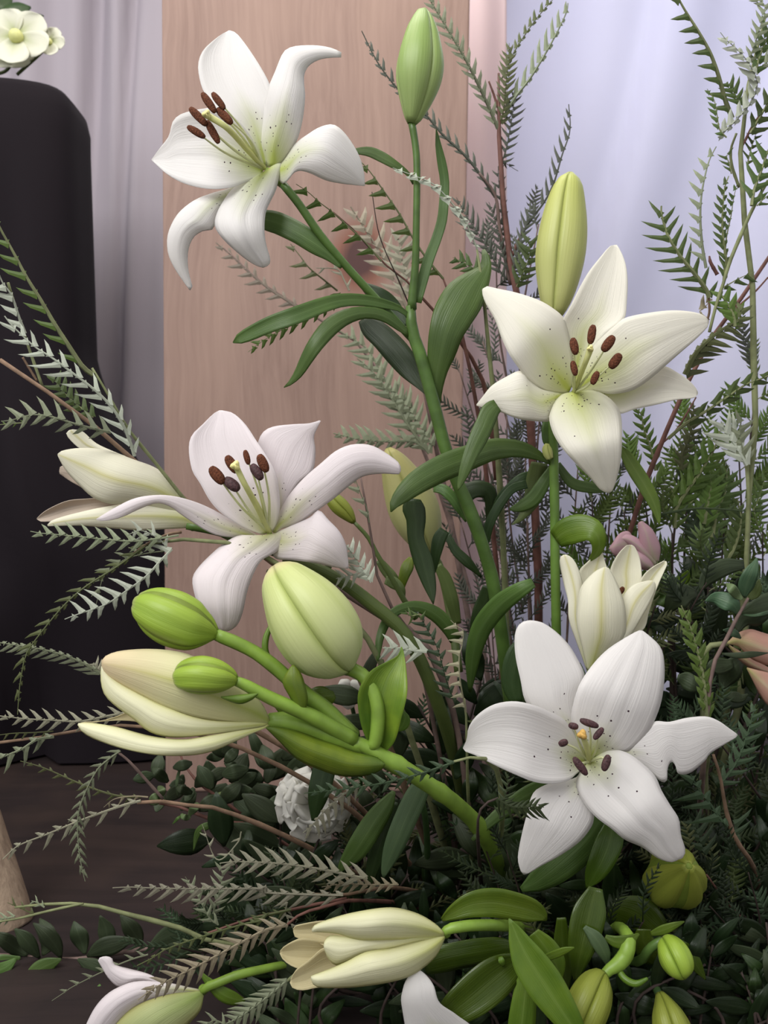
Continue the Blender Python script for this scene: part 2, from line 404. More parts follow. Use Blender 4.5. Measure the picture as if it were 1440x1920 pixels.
def branch(label, stems, fronds, group=None, name='grevillea_branch', cat='branch'):
    """stems: (path px with half widths, distances, material); fronds: (path, distances, n, length, sides, key[, kwargs])"""
    p = stems[0][0][-1]; o = thing(name, un(p[0], p[1], stems[0][1][-1]), label, cat, group)
    for s in stems: tube('stem', o, s[0], s[1], M[s[2]], n=14, ns=7, node=5)
    for f in fronds: frond(o, f[0], f[1], f[2], f[3], f[4], f[5], **(f[6] if len(f) > 6 else {}))
    return o
def sprig(label, tip, base, d, nf, fl, key, group=None, spread=38., lob=9, lln=None, stem='grey_stem', hw=2.2, bend=0., d1=None, lift=0.):
    'a generic branch from base to tip with fronds along it'
    a = np.array(tip, float); b = np.array(base, float); t = (a-b)/np.linalg.norm(a-b); nr = np.array((-t[1], t[0]))
    mid = (a+b)/2+nr*bend; path = [tuple(a)+(hw*.5,), tuple(mid)+(hw*.8,), tuple(b)+(hw,)]
    d1 = d1 or d; fs = []
    c = cr([q[:2] for q in path], 30)
    for k in range(nf):
        s = (k+.3)/nf*.85; i = int(s*29); r0 = c[i]
        tt = c[max(i-2, 0)]-c[min(i+2, 29)]; tt = tt/np.linalg.norm(tt); nn = np.array((-tt[1], tt[0]))*(1 if k % 2 else -1)
        an = math.radians(spread+rnd.uniform(-14, 14))*(.25 if k == 0 else 1); l = fl*rnd.uniform(.7, 1.15)
        e = r0+(tt*math.cos(an)+nn*math.sin(an))*l; mm = (e+r0)/2+nn*l*.10*rnd.uniform(.4, 1.4)
        dd = d+(d1-d)*s; dt = dd+rnd.uniform(-.05, .05)
        fs.append(([tuple(e), tuple(mm), tuple(r0)], [dt, (dt+dd)/2-.004, dd], lob, (lln or fl*.22)*rnd.uniform(.85, 1.15), 'b', key, dict(vee=rnd.uniform(-.3, .4), ang=rnd.uniform(36, 50), bare=.12, rhw=1.2)))
    return branch(label, [(path, [d, (d+d1)/2, d1], stem)], fs, group)

# ------------------------------------------------------------------ the setting
def box(name, x0, x1, y0, y1, z0, z1, mat, parent=None, bev=.002, kind=None):
    V = [(x, y, z) for x in (x0, x1) for y in (y0, y1) for z in (z0, z1)]
    Fc = [(0, 1, 3, 2), (4, 6, 7, 5), (0, 4, 5, 1), (2, 3, 7, 6), (0, 2, 6, 4), (1, 5, 7, 3)]
    o = obj(name, V, Fc, mat, parent, smooth=False)
    if bev:
        b = o.modifiers.new('bevel', 'BEVEL'); b.width = bev; b.segments = 2
    return tag(o, kind=kind)
def mat_wood(name, c0, c1, c2, stretch=(9., 9., .7), sc=5., rough=.55, knot=None, bump=.15):
    m, nt = nodes(name); g = N(nt)
    tc = g('ShaderNodeTexCoord').outputs['Object']
    warp = g('ShaderNodeTexNoise', {'Vector': tc, 'Scale': 3., 'Detail': 2.}).outputs[1]
    vec = g.mix(.06, tc, warp, 'ADD')
    mp = g('ShaderNodeMapping', {0: vec, 3: stretch}).outputs[0]
    n1 = g('ShaderNodeTexNoise', {'Vector': mp, 'Scale': sc, 'Detail': 6., 'Roughness': .65}).outputs[0]
    n2 = g('ShaderNodeTexNoise', {'Vector': g('ShaderNodeMapping', {0: tc, 3: (3., 3., .9)}).outputs[0], 'Scale': 2.2, 'Detail': 3.}).outputs[0]
    c = g.mix(g.ramp(n1, [(.32, 0.), (.68, 1.)]), c0, c1)
    c = g.mix(g.ramp(n2, [(.45, 0.), (.75, .8)]), c, c2)
    if knot:
        for kx, kz, kr in knot:
            dv = g('ShaderNodeVectorMath', {0: g.mix(.05, tc, g('ShaderNodeVectorMath', {0: warp, 1: (.5, .5, .5)}, operation='SUBTRACT').outputs[0], 'ADD'), 1: (kx, 0, kz)}, operation='SUBTRACT').outputs[0]
            dv = g('ShaderNodeVectorMath', {0: dv, 1: (1., 0., .72)}, operation='MULTIPLY').outputs[0]
            ln = g('ShaderNodeVectorMath', {0: dv}, operation='LENGTH').outputs['Value']
            n3 = g.math('MULTIPLY_ADD', n1, .5, .75)
            q = g.math('DIVIDE', g.math('MULTIPLY', ln, n3), kr)
            c = g.mix(g.ramp(q, [(.60, .85), (1.25, 0.)]), c, (.20, .075, .045))
            c = g.mix(g.ramp(q, [(.34, .9), (.62, 0.)]), c, (.055, .022, .022))
    finish(g, c, rough, n1, 0., .3, bstr=bump, bdist=.002)
    return m
M['floor'] = mat_wood('dark_floor_wood', (.026, .017, .016), (.014, .0095, .0095), (.040, .025, .020), (.8, 8., 8.), 5., .6)
M['board'] = mat_wood('pale_board_wood', (.295, .196, .158), (.225, .143, .114), (.345, .232, .182), (20., 20., .7), 6., .6, [(.075, .806, .052)])
M['post'] = mat_wood('tan_post_wood', (.34, .255, .18), (.19, .135, .095), (.40, .30, .21), (34., 34., 1.2), 6., .7, None, .6)
M['wall'] = mat_plain('grey_wall', (.40, .38, .40), .9, .05, 3.)
tag(obj('floor', [(-3, -.6, 0), (3, -.6, 0), (3, 2.7, 0), (-3, 2.7, 0)], [(0, 1, 2, 3)], M['floor'], smooth=False), kind='structure')
tag(obj('wall_back', [(-3, 2.68, 0), (3, 2.68, 0), (3, 2.68, 2.9), (-3, 2.68, 2.9)], [(3, 2, 1, 0)], M['wall'], smooth=False), kind='structure')

def mat_cloth(name, col, trans, rough=.85, sheen=.0, weave=900., alpha=1.):
    m, nt = nodes(name); g = N(nt)
    tc = g('ShaderNodeTexCoord').outputs['Object']
    n1 = g('ShaderNodeTexNoise', {'Vector': g('ShaderNodeMapping', {0: tc, 3: (1., 1., .25)}).outputs[0], 'Scale': weave, 'Detail': 1.}).outputs[0]
    finish(g, col, rough, n1, trans, .1, bstr=.08, bdist=.0006, sheen=sheen)
    return m
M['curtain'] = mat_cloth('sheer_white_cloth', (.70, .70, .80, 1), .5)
M['curtain_shade'] = mat_cloth('shade_tinted_white_cloth', (.50, .455, .50, 1), .30)  # same white cloth; its shade is put into a darker mauve colour
M['curtain_bounce'] = mat_cloth('bounce_tinted_sheer_cloth', (.84, .70, .70, 1), .45)  # pink stands for warm light reflected onto the curtain fold
M['black_cloth'] = mat_cloth('black_tablecloth', (.010, .0072, .0095, 1), .0, .8, .03)
def curtain(x0, x1, y, fold, label, mat, z1=1.75, n=150, nz=26, thick=.0):
    V = []; Fc = []
    for k in range(nz):
        z = z1*k/(nz-1)
        for i in range(n):
            x = x0+(x1-x0)*i/(n-1); V.append((x, y+fold(x, z), .004+z))
    Fc = [(k*n+i, k*n+i+1, (k+1)*n+i+1, (k+1)*n+i) for k in range(nz-1) for i in range(n-1)]
    o = obj('curtain', V, Fc, mat, org=((x0+x1)/2, y, 0))
    solid(o, .001)
    return tag(o, label, 'curtain', 'curtains of the backdrop')
def foldL(x, z):
    f = .018*math.sin(27*x+.5*z)+.012*math.sin(61*x+1.3+.9*z)
    for c, w, h in ((-.575, .018, .05), (-.43, .03, .035), (-.66, .02, .03)):
        f += h*math.exp(-((x-c+.045*(1.3-z))/w)**2)
    return f+.02*math.sin(9*z)*math.exp(-((z-.62)/.08)**2)
def foldR(x, z):
    xs = x-.27*(z-.6)+.02*math.sin(4*z)
    f = .014*math.sin(13*xs)+.004*math.sin(41*xs+.7)
    for c, w, h in ((.34, .012, .05), (.15, .05, .05), (.62, .02, .05), (.86, .03, .04)):
        f -= h*(.5+.5*math.tanh((xs-c)/w))-h*.5
    return f
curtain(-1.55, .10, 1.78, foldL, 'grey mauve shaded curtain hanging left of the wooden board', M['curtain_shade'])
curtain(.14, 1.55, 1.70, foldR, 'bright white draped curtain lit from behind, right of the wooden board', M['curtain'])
curtain(.115, .235, 1.52, lambda x, z: .012*math.sin(60*x)+.03*(x-.17), 'narrow sheer strip tinted pink for reflected light, beside the right edge of the board', M['curtain_bounce'], n=24)  # added panel carrying the painted warm reflection

# the board: stands upright on the floor
def board():
    d = 1.2; V = []
    a, b = un(303, 0, d).x, un(310, 1485, d).x; c, e = un(880, 0, d).x, un(856, 1485, d).x
    top = 1.42
    for dy in (0, .024):
        V += [(b, d+dy, 0), (e, d+dy, 0), (c+(c-e)*.25, d+dy, top), (a+(a-b)*.25, d+dy, top)]
    Fc = [(0, 1, 2, 3), (7, 6, 5, 4), (0, 4, 5, 1), (1, 5, 6, 2), (2, 6, 7, 3), (3, 7, 4, 0)]
    o = obj('wooden_board', V, Fc, M['board'], smooth=False, org=((b+e)/2, d, 0))
    bv = o.modifiers.new('bevel', 'BEVEL'); bv.width = .003; bv.segments = 2
    # wood texture is placed in the object's own coordinates
    return tag(o, 'pale upright wooden board with a reddish knot, standing behind the lilies', 'board')
bo = board()

def draped_table():
    cx, cy = -.99, 1.42; o = thing('draped_stand', (cx, cy, 0), 'tall narrow stand draped to the floor in black cloth', 'stand')
    ns = 240; V = []; Fc = []; H = 1.150
    prof_ = [(0, H), (.6, H), (.84, H-.001), (.92, H-.006), (.97, H-.018), (1.0, H-.045)]
    rows = [(r, z, 0) for r, z in prof_]+[(1.02+.05*t, z, t) for t, z in zip(np.linspace(0, 1, 44), np.linspace(H-.08, .005, 44))]
    for r, z, t in rows:
        for k in range(ns):
            th = 2*math.pi*k/ns
            base = 1/((abs(math.cos(th))/.455)**4.5+(abs(math.sin(th))/.105)**4.5)**(1/4.5)
            cx_ = base*math.cos(th)
            f = .034*t**.6*(math.sin(44*cx_+9*t)+.6*math.sin(83*cx_+1.-5*t)) if abs(math.cos(th)) < .97 else .0
            fl = 0.
            if z < .70: q = (.70-z)/.235; fl = .095*min(q, 1.5)**1.3
            ex = fl+.035*t if math.cos(th) > 0 else 0
            kx, ky = base*math.cos(th), base*math.sin(th)
            V.append((cx+kx*min(1, .55+.45*r)*(1 if r > .5 else r)+ex*max(0, kx/.455)**3, cy+ky*r+(-f if ky < 0 else f)*(r > 1), z))
    n = len(rows)
    Fc = [(i*ns+k, i*ns+(k+1) % ns, (i+1)*ns+(k+1) % ns, (i+1)*ns+k) for i in range(n-1) for k in range(ns)]
    obj('tablecloth', V, Fc, M['black_cloth'], o)
draped_table()

def post():
    pts = [(-165, 1170, 46), (-100, 1370, 44), (-38, 1560, 43), (8, 1700, 43), (20, 1742, 42)]
    o = thing('wooden_post', un(12, 1730, .83), 'foot of a tan wooden post leaning in at the lower left edge', 'post')
    p = cr(pts, 14); d = prof([.86, .82], 14)
    V, Fc, UV = tube_geo([un(a[0], a[1], b) for a, b in zip(p, d)], [a[2]*b/F for a, b in zip(p, d)], 18)
    q = obj('post', V, Fc, M['post'], o, UV)
    bv = q.modifiers.new('bevel', 'BEVEL'); bv.width = .003; bv.segments = 2; bv.limit_method = 'ANGLE'
post()

# hellebores on the black table
def hellebore(cx, cy, r, d, label, tl, n=5, rot=0., squash=.8):
    o = thing('hellebore', un(cx, cy, d), label, 'flower', 'hellebores on the black stand')
    for k in range(n):
        a = rot+2*math.pi*k/n; ux, uy = math.cos(a), math.sin(a)*squash; vx, vy = -math.sin(a), math.cos(a)*squash
        L = []; R = []
        for t, w in ((.05, .08), (.3, .34), (.6, .50), (.85, .40), (1., .06)):
            L.append((cx+r*(ux*t-vx*w), cy+r*(uy*t-vy*w))); R.append((cx+r*(ux*t+vx*w), cy+r*(uy*t+vy*w)))
        blade('petal', o, L, R, d, [0, -.6-1.2*uy, -1.3-2.*uy, -1.6-2.5*uy], M['hellebore'], -.5, 0, .03, .25, .0008, 12, 7)
    pts = [un(cx+rnd.uniform(-.1, .1)*r, cy+rnd.uniform(-.1, .1)*r, d-.012) for _ in range(2)]
    V, Fc, UV = tube_geo([un(cx, cy, d), un(cx, cy+2, d-.014), un(cx, cy+2, d-.02)], [r*.16*d/F, r*.2*d/F, r*.1*d/F], 12)
    obj('stamen_cluster', V, Fc, M['pistil'], o, UV)
    tube('stem', o, [(cx+10, cy-10, 3), (cx-10, cy+r*.6, 3), (cx-60, 140, 3)], [d+.005, d+.02, 1.43], M['leaf_olive'])
M['hellebore'] = mat_tepal('hellebore_petal', (.74, .74, .62), (.30, .36, .08), .7, False, rough=.6)
hellebore(30, 66, 66, 1.385, 'larger cream hellebore with a green centre on the black stand', 1, 5, .5)
hellebore(92, 76, 30, 1.40, 'smaller pale green hellebore beside the larger one on the black stand', 1, 5, .2, .9)
hellebore(20, 106, 46, 1.41, 'greenish hellebore drooping under the larger one onto the black stand', 1, 5, 1.0, .5)
o = thing('hellebore_leaves', un(-20, 138, 1.44), 'dark green toothed leaves above the cream hellebore', 'leaves')
for c in ('-20,40,6 10,30,16 35,20,17 58,14,2', '0,50,6 20,38,14 45,36,13 66,44,2', '-30,20,6 -8,14,12 10,8,13 22,-12,2', '40,42,4 58,36,8 72,32,7 82,30,1', '50,50,4 62,56,5 72,60,5 80,66,1'):
    leaf(o, P(c), 1.43, [0, -2, -1, 1], M['leaf_dark'], n=12, nv=5)
tube('stem', o, P('30,40,3 0,60,3 -20,138,3'), [1.43, 1.44, 1.44], M['leaf_dark'])

# ------------------------------------------------------------------ lilies
def flower(parent, ctr, d, name='flower', mat='bud_core', r=9, back=None, label=None):
    'the receptacle where the tepals meet; tepals and stamens are its children'
    b = back or (ctr[0]+10, ctr[1]+14)
    V, Fc, UV = tube_geo([un(*ctr, d), un((ctr[0]+b[0])/2, (ctr[1]+b[1])/2, d+.008), un(*b, d+.016)], [r*.55*d/F, r*d/F, r*.7*d/F], 10)
    o = obj(name, V, Fc, M['stem_light'], parent, UV)
    if label: o['label'] = label
    return o
def stamen(fl, base, d, a, b, hw, da, am='anther', bend=(0, 0), fw=2.2, d2=None):
    m = ((a[0]+b[0])/2, (a[1]+b[1])/2)
    mid = ((base[0]+m[0])/2+bend[0], (base[1]+m[1])/2+bend[1])
    dm = da if d2 is None else (da+d2)/2
    tube('filament', fl, [base+(fw*1.2,), mid+(fw,), m+(fw*.6,)], [d, (d+dm)/2-.004, dm+.0015], M['filament'], n=14, ns=7)
    ellip('anther', fl, a, b, hw, da, M[am], d2=d2)
def pistil(fl, path, ds, sm='stigma', r=6):
    tube('pistil', fl, path, ds, M['pistil'], n=16, ns=8)
    e = cr(path, 20)[-1]; d = ds[-1]; V = []; Fc = []
    c = un(e[0], e[1], d); k = 12
    V, Fc, UV = tube_geo([un(e[0], e[1], d+.004), c, un(e[0]-.5, e[1]-1, d-.0035), un(e[0]-.8, e[1]-1.2, d-.005)], [r*.5*d/F, r*.95*d/F, r*d/F, r*.45*d/F], 12)
    for i in range(len(V)):
        j = i % 12; cc = un(e[0], e[1], d); q = V[i]-cc; V[i] = cc+q*(1+.18*math.cos(3*2*math.pi*j/12))
    obj('stigma', V, Fc, M[sm], fl, UV)
def T(fl, zf, L, R, d, dep, mat, **k):
    kw = dict(cup=.5, ridge=.07, wav=.18, nu=32); kw.update(k)
    return blade('tepal', fl, zf(L), zf(R), d, dep, M[mat], nv=13, **kw)
def pt(zf, s): return [q[:2] for q in zf(s)]
FLOOR = lambda px, d: (px, 960+CAMZ/d*F)

# ---- stalk A: bloom before the board, green bud at the top
A = thing('lily', un(985, FLOOR(985, .86)[1], .86), 'tall white lily with freckled bloom before the board and an upright green bud', 'lily', 'white lilies of the arrangement')
z = Z(260, 20, 3.13)
tube('stem', A, P('770,574,9 773,620,11 788,665,12 802,715,12 818,775,12 832,830,12 852,890,12 882,960,13 907,1030,12 926,1100,13 945,1220,13 965,1400,13 985,1693,13'), [.675, .68, .69, .72, .78, .86], M['stem'], n=40, ns=10)
tube('pedicel', A, P('530,345,8 560,382,8 600,440,8 650,500,8 700,555,8 745,605,8 776,640,7'), [.64, .65, .665, .685], M['stem'], n=24)
fl = flower(A, (500, 318), .640, back=(530, 348), label='open white bloom with dark freckles and brown anthers')
T(fl, z, '735,915 660,790 560,660 450,570 385,480 358,400 350,310 382,228 470,150 525,119', '750,900 770,700 790,520 768,432 722,342 652,232 592,152 560,124 535,117', .640, [0, -.4, -.6, 0, 1.2], 'tepal', cup=-.7)
T(fl, z, '740,915 690,800 625,690 540,610 450,570 380,575 300,590 240,612 200,652 178,735 130,800 76,872', '722,960 700,975 640,1002 550,1036 450,1047 350,1037 250,1007 160,955 76,877', .640, [0, -.8, -1.0, -.4, 1.2], 'tepal', cup=-.9, ridge=.2)
T(fl, z, '752,920 700,790 700,720 722,618 755,480 770,430 800,360 840,262 872,226 930,208 1040,205 1130,220 1190,246', '815,905 840,888 902,812 940,730 965,620 976,500 970,430 972,370 1002,320 1060,288 1120,277 1188,274', .640, [-.1, -1.2, -1.9, -1.5, .6], 'tepal', cup=.9)
T(fl, z, '815,915 850,880 920,782 1000,722 1060,686 1130,668 1182,692 1240,760 1292,850 1320,940 1327,1024', '800,955 835,1010 858,1012 885,985 912,952 952,940 1012,956 1100,996 1200,1016 1325,1029', .640, [0, -1.6, -2.2, -1.6, 0], 'tepal', cup=.8)
T(fl, z, '680,960 600,1000 535,1042 430,1072 330,1112 240,1182 190,1262 168,1340 175,1430 210,1510 258,1582 300,1640', '710,985 620,1060 500,1160 455,1240 432,1285 380,1292 330,1322 300,1372 287,1440 291,1520 305,1582 316,1625 303,1640', .640, [.2, -.8, -1.2, -.6, .8], 'tepal', cup=.7)
T(fl, z, '700,970 610,1008 545,1052 490,1130 456,1200 448,1262 480,1322 560,1402 640,1466 700,1500 728,1507', '800,900 838,893 826,960 806,1050 772,1122 746,1182 738,1262 741,1332 756,1402 771,1452 766,1490 732,1507', .640, [-.3, -1.9, -2.8, -2.6, -1.2], 'tepal', cup=1.0, ridge=.26)
bz = pt(z, '735,930')[0]
for a, b, h, bd in (('372,480', '450,600', 24, (6, -4)), ('432,480', '505,580', 22, (4, -8)), ('460,572', '548,665', 26, (10, -6)), ('300,568', '400,675', 25, (0, 8)), ('285,678', '390,745', 22, (-6, 6)), ('400,643', '470,780', 24, (-4, 2))):
    stamen(fl, bz, .636, pt(z, a)[0], pt(z, b)[0], h/3.13, .595, bend=bd, d2=.592)
pistil(fl, z('740,925,14 640,820,16 520,690,18 400,612,20'), [.636, .615, .59, .586], r=8)
z = Z(660, 0, 3.273)
bud(A, z('450,58,12 438,90,48 432,150,80 425,230,112 415,380,148 405,500,142 390,620,102 374,720,56 366,760,26'), [.662, .655, .66], (M['bud_green'], M['bud_core']), rot=-.45, label='tall green bud')
tube('pedicel', A, z('366,750,24 385,860,22 397,980,22 398,1150,22 394,1400,22 388,1640,24 370,1830,28 368,1900,30'), [.66, .665, .675], M['stem'], n=24)
leaf(A, Z(420, 360, 4)('280,200,66 340,215,80 420,240,82 560,310,80 700,400,75 800,480,45 880,570,10')[::-1], .655, [0, -.5, -.5, 0], M['leaf'])
leaf(A, Z(420, 360, 4)('68,1130,5 110,1105,38 180,1070,52 350,990,62 550,920,66 750,845,58 900,810,50 1050,812,45 1180,835,38 1330,880,22 1400,960,14')[::-1], .675, [0, -1.5, -3, -3.5, -2], M['leaf'], cup=-.7)
leaf(A, Z(420, 360, 4)('450,1466,3 500,1430,18 560,1360,34 610,1270,46 690,1140,60 800,1010,68 920,935,58 1060,905,46 1200,930,44 1330,1020,32 1400,1080,14')[::-1], .675, [0, -1.5, -2.5, -3, -1.5], M['leaf'], cup=.9)
leaf(A, Z(680, 560, 4)('0,150,40 60,215,80 150,290,92 270,420,98 360,540,80 440,660,30 480,720,8')[::-1], .70, [0, .6, 1.4, 2.4], M['leaf_dark'], cup=.8)
leaf(A, Z(420, 360, 4)('1010,680,10 1100,740,50 1200,810,70 1290,900,60 1370,1000,20')[::-1], .705, [0, .5, .5, 1], M['leaf_dark'])
leaf(A, P('906,468,3 911,484,8 911,503,11 895,526,25 872,555,38 850,590,38 836,625,32 828,660,27 821,690,20 817,725,14 818,760,8 822,785,3')[::-1], .69, [0, -1.5, -2.2, -1.5, 0], M['leaf'], cup=.7)
leaf(A, Z(700, 200, 4)('472,170,4 482,240,16 490,300,24 515,430,34 535,560,34 530,700,36 515,850,38 470,1000,38 420,1130,40 370,1300,40 335,1470,26')[::-1], .675, [0, .4, .8, .8, .2], M['leaf'], cup=-.5)
leaf(A, P('658,284,4 690,284,9 715,294,10 740,309,8 764,325,4 776,345,3')[::-1], .67, [0, -.5, -.5, -.5], M['leaf'], n=16)
leaf(A, Z(640, 860, 4)('1440,930,36 1340,985,60 1200,1085,76 1080,1222,78 1020,1350,70 985,1500,55 972,1640,32 965,1750,10')[::-1], .70, [0, -2, -5, -7, -7], M['leaf'], cup=.9)
leaf(A, Z(640, 860, 4)('1110,960,50 1080,1060,60 1040,1160,60 1000,1300,40 965,1430,8'), .70, [0, .5, 1., 2.], M['leaf_dark'])
leaf(A, Z(640, 860, 4)('790,555,20 850,680,34 940,770,38 1000,830,24 1050,890,8')[::-1], .71, [0, -.5, -.5, 0], M['leaf_dark'], n=16)
leaf(A, Z(640, 860, 4)('690,225,26 760,230,40 830,290,40 880,370,30 940,470,14')[::-1], .70, [0, -.5, -.5, 0], M['leaf'], n=16)

# ---- stalk B: right bloom and its bud
B = thing('lily', un(1045, FLOOR(0, .84)[1], .84), 'white lily with wide creamy bloom and a tall yellow green bud behind it', 'lily', 'white lilies of the arrangement')
z = Z(880, 320, 3.098)
tube('stem', B, P('1036,770,8 1038,850,9 1040,950,9 1041,1060,9 1043,1180,9 1045,1350,9 1045,1710,10'), [.685, .69, .70, .76, .84], M['stem_mid'], n=30, ns=10)
fl = flower(B, (1074, 737), .665, back=(1050, 765), label='wide open creamy bloom')
T(fl, z, '590,1260 575,1050 545,960 538,880 590,782 640,682 692,590 762,500 815,440 848,431', '625,1255 690,1080 790,950 870,890 905,850 914,780 920,660 912,560 887,482 858,432', .665, [0, -.6, -1., -.6, .3], 'tepal_cream', cup=-.6)
T(fl, z, '640,1280 800,1230 960,1170 1080,1130 1140,1136 1200,1168 1270,1214 1312,1258 1327,1285', '640,1300 760,1320 840,1390 880,1412 960,1387 1080,1361 1200,1332 1300,1321 1327,1300', .665, [.5, .1, -.3, -.5, 0], 'tepal_cream', cup=-.2)
T(fl, z, '570,1285 500,1285 420,1270 350,1220 300,1163 210,1200 130,1250 80,1310 42,1358', '575,1305 530,1330 490,1380 470,1430 462,1456 380,1455 280,1440 180,1402 82,1377 42,1364', .665, [.2, -1.2, -2., -1.5, -.2], 'tepal_cream', cup=.6)
T(fl, z, '590,1265 602,1150 592,1020 572,925 545,852 480,796 400,751 280,711 160,685 100,672 78,686', '578,1290 500,1287 420,1277 350,1232 300,1166 240,1081 190,981 150,871 95,771 76,716 75,694', .665, [-.1, -1.4, -2.4, -1.9, -.2], 'tepal_cream', cup=.6)
T(fl, z, '618,1260 660,1130 720,1020 850,895 912,853 1050,825 1180,812 1290,820 1360,840 1392,872', '635,1290 720,1277 800,1296 870,1294 960,1270 1050,1210 1140,1132 1220,1062 1312,982 1380,912 1392,880', .665, [-.1, -1.6, -2.7, -2.3, -.6], 'tepal_cream', cup=.4, ridge=.14)
T(fl, z, '585,1290 540,1298 500,1340 472,1400 465,1450 490,1532 540,1612 620,1702 700,1782 760,1852 806,1872', '640,1285 720,1276 800,1311 860,1371 880,1421 886,1502 885,1602 876,1702 852,1802 826,1866 812,1872', .665, [-.3, -2., -3.2, -2.8, -1.2], 'tepal_cream', cup=.8, ridge=.22)
bz = pt(z, '612,1290')[0]
for a, b, h, bd in (('602,970', '617,1070', 25, (0, 0)), ('722,895', '700,1007', 25, (0, 0)), ('837,960', '777,1050', 30, (0, 3)), ('876,1064', '820,1148', 30, (0, 4)), ('600,1104', '617,1192', 20, (-3, 0)), ('746,1166', '714,1242', 22, (3, 3))):
    stamen(fl, bz, .66, pt(z, a)[0], pt(z, b)[0], h/3.098, .622, bend=bd, d2=.618)
pistil(fl, z('608,1285,14 640,1200,15 680,1100,16 705,1035,18'), [.66, .645, .625, .618], r=6)
bud(B, z('588,14,16 582,40,50 575,90,82 560,200,113 545,350,138 528,500,142 514,650,118 500,780,80 496,850,40'), [.70, .698, .70], (M['bud_lemon'], M['bud_core']), rot=.5, lobe=.10, label='tall yellow green bud')
tube('pedicel', B, P('1040,590,8 1044,660,8 1040,740,8 1037,800,8'), [.70, .70, .695], M['stem_light'])
tube('pedicel', B, P('1072,742,9 1055,775,9 1040,815,9'), [.67, .69, .695], M['stem_light'], n=10)
bud(B, P('1026,832,3 1025,840,8 1027,850,9 1031,860,6'), [.678, .68], (M['bud_lemon'], M['bud_core']), n=12, label='tiny pale bud')
zl = Z(680, 560, 4)
leaf(B, zl('1410,1240,10 1340,1190,30 1250,1150,52 1150,1125,65 980,1130,82 800,1190,95 600,1270,100 420,1370,90 300,1470,66 230,1550,32 212,1600,5'), .685, [0, -1.2, -2.5, -4, -4.5], M['leaf'], cup=.9)
leaf(B, zl('1010,800,50 960,840,68 920,930,70 870,1040,70 820,1150,58 770,1280,44 730,1390,20 712,1440,3'), .648, [0, -.6, -1., -1.], M['leaf'], cup=.7)
leaf(B, Z(640, 860, 4)('545,300,50 540,360,84 560,450,74 560,600,62 610,760,72 650,900,58 675,1000,36 690,1092,3'), .67, [0, .3, .3, 0], M['leaf_dark'], cup=.6)
leaf(B, Z(640, 860, 4)('775,535,40 735,600,50 712,700,42 700,800,24 692,880,4'), .69, [0, 0, .3, .8], M['leaf_dark'], n=16)
leaf(B, zl('1325,1230,60 1312,1320,78 1300,1420,84 1260,1530,58 1190,1640,26 1118,1697,3'), .705, [0, .5, .5, 0], M['leaf_olive'], cup=.8)
leaf(B, Z(640, 860, 4)('1390,190,34 1280,228,34 1190,340,36 1115,480,36 1080,620,32 1062,760,12')[::-1], .71, [0, -.8, -1, -.6], M['leaf_dark'])
leaf(B, zl('1280,1320,30 1200,1350,44 1110,1420,40 1030,1500,30 980,1600,18'), .715, [0, 0, .5, 1], M['leaf_dark'])
leaf(B, zl('760,1470,70 840,1430,64 930,1440,60 960,1500,50 950,1600,30 930,1680,6'), .72, [0, 0, .5, 1], M['leaf_dark'])
leaf(B, Z(1080, 720, 4)('330,465,12 380,540,42 440,640,56 510,750,56 575,870,48 610,970,28 626,1058,4'), .70, [0, -.6, -1.2, -1.4], M['leaf_lime'], cup=-.8)
leaf(B, P('1042,1012,18 1062,998,26 1088,990,26 1112,996,22 1122,1016,15 1118,1036,9 1104,1052,2'), .685, [0, -1.2, -2.2, -2., -1.], M['leaf_lime'], cup=.2, n=20)
leaf(B, P('1040,870,6 1020,905,12 1000,935,14 975,950,10 955,955,2'), .705, [0, -.3, 0, .5], M['leaf'])
leaf(B, P('1045,870,6 1072,905,10 1110,915,10 1140,920,3'), .71, [0, .3, .3, .5], M['leaf'])
leaf(B, P('1033,780,10 1030,800,14 1030,826,13 1032,845,3')[::-1], .69, [0, -.3, -.3, 0], M['leaf'], n=12)

# ---- stalk C: rosy bloom at the left and the half open flower beside it
C = thing('lily', un(900, FLOOR(0, .86)[1], .86), 'lily with rosy white bloom and a half open flower beside the black cloth', 'lily', 'white lilies of the arrangement')
z = Z(50, 740, 2.0)
tube('stem', C, P('530,1050,8 580,1060,10 640,1090,12 700,1135,13 760,1190,13 810,1290,13 860,1450,13 900,1692,13'), [.625, .64, .66, .74, .86], M['leaf_olive'], n=30, ns=10)
fl = flower(C, (505, 1000), .615, back=(530, 1045), label='open rosy white bloom')
T(fl, z, '925,520 915,380 872,250 866,190 885,143 925,120 1000,111 1058,108 1098,97', '945,500 975,400 1022,330 1072,288 1083,212 1077,160 1090,125 1103,98', .615, [.5, .8, 1.2, 1.4, 1.2], 'tepal_rose', cup=.5)
T(fl, z, '870,530 800,490 700,432 620,398 540,379 470,378 400,391 330,425 275,458 262,466', '850,540 740,532 680,514 620,477 575,446 540,420 490,406 430,425 360,458 300,473 264,471', .615, [.2, -.5, -1.4, -2., -1.6], 'tepal_rose', cup=.4)
T(fl, z, '930,520 985,495 1060,462 1096,434 1132,470 1172,512 1196,560 1204,610 1207,648', '930,560 925,600 942,617 1000,621 1080,631 1150,646 1203,653', .615, [0, -1., -1.8, -1.6, -.6], 'tepal_rose', cup=.6)
T(fl, z, '885,525 820,502 740,452 690,402 650,332 620,282 608,202 620,152 660,111 700,72 722,59', '920,515 942,470 950,400 936,302 900,231 860,171 820,111 775,70 732,59', .615, [0, -.5, -.7, 0, 1.], 'tepal_rose', cup=-.6, ridge=.2)
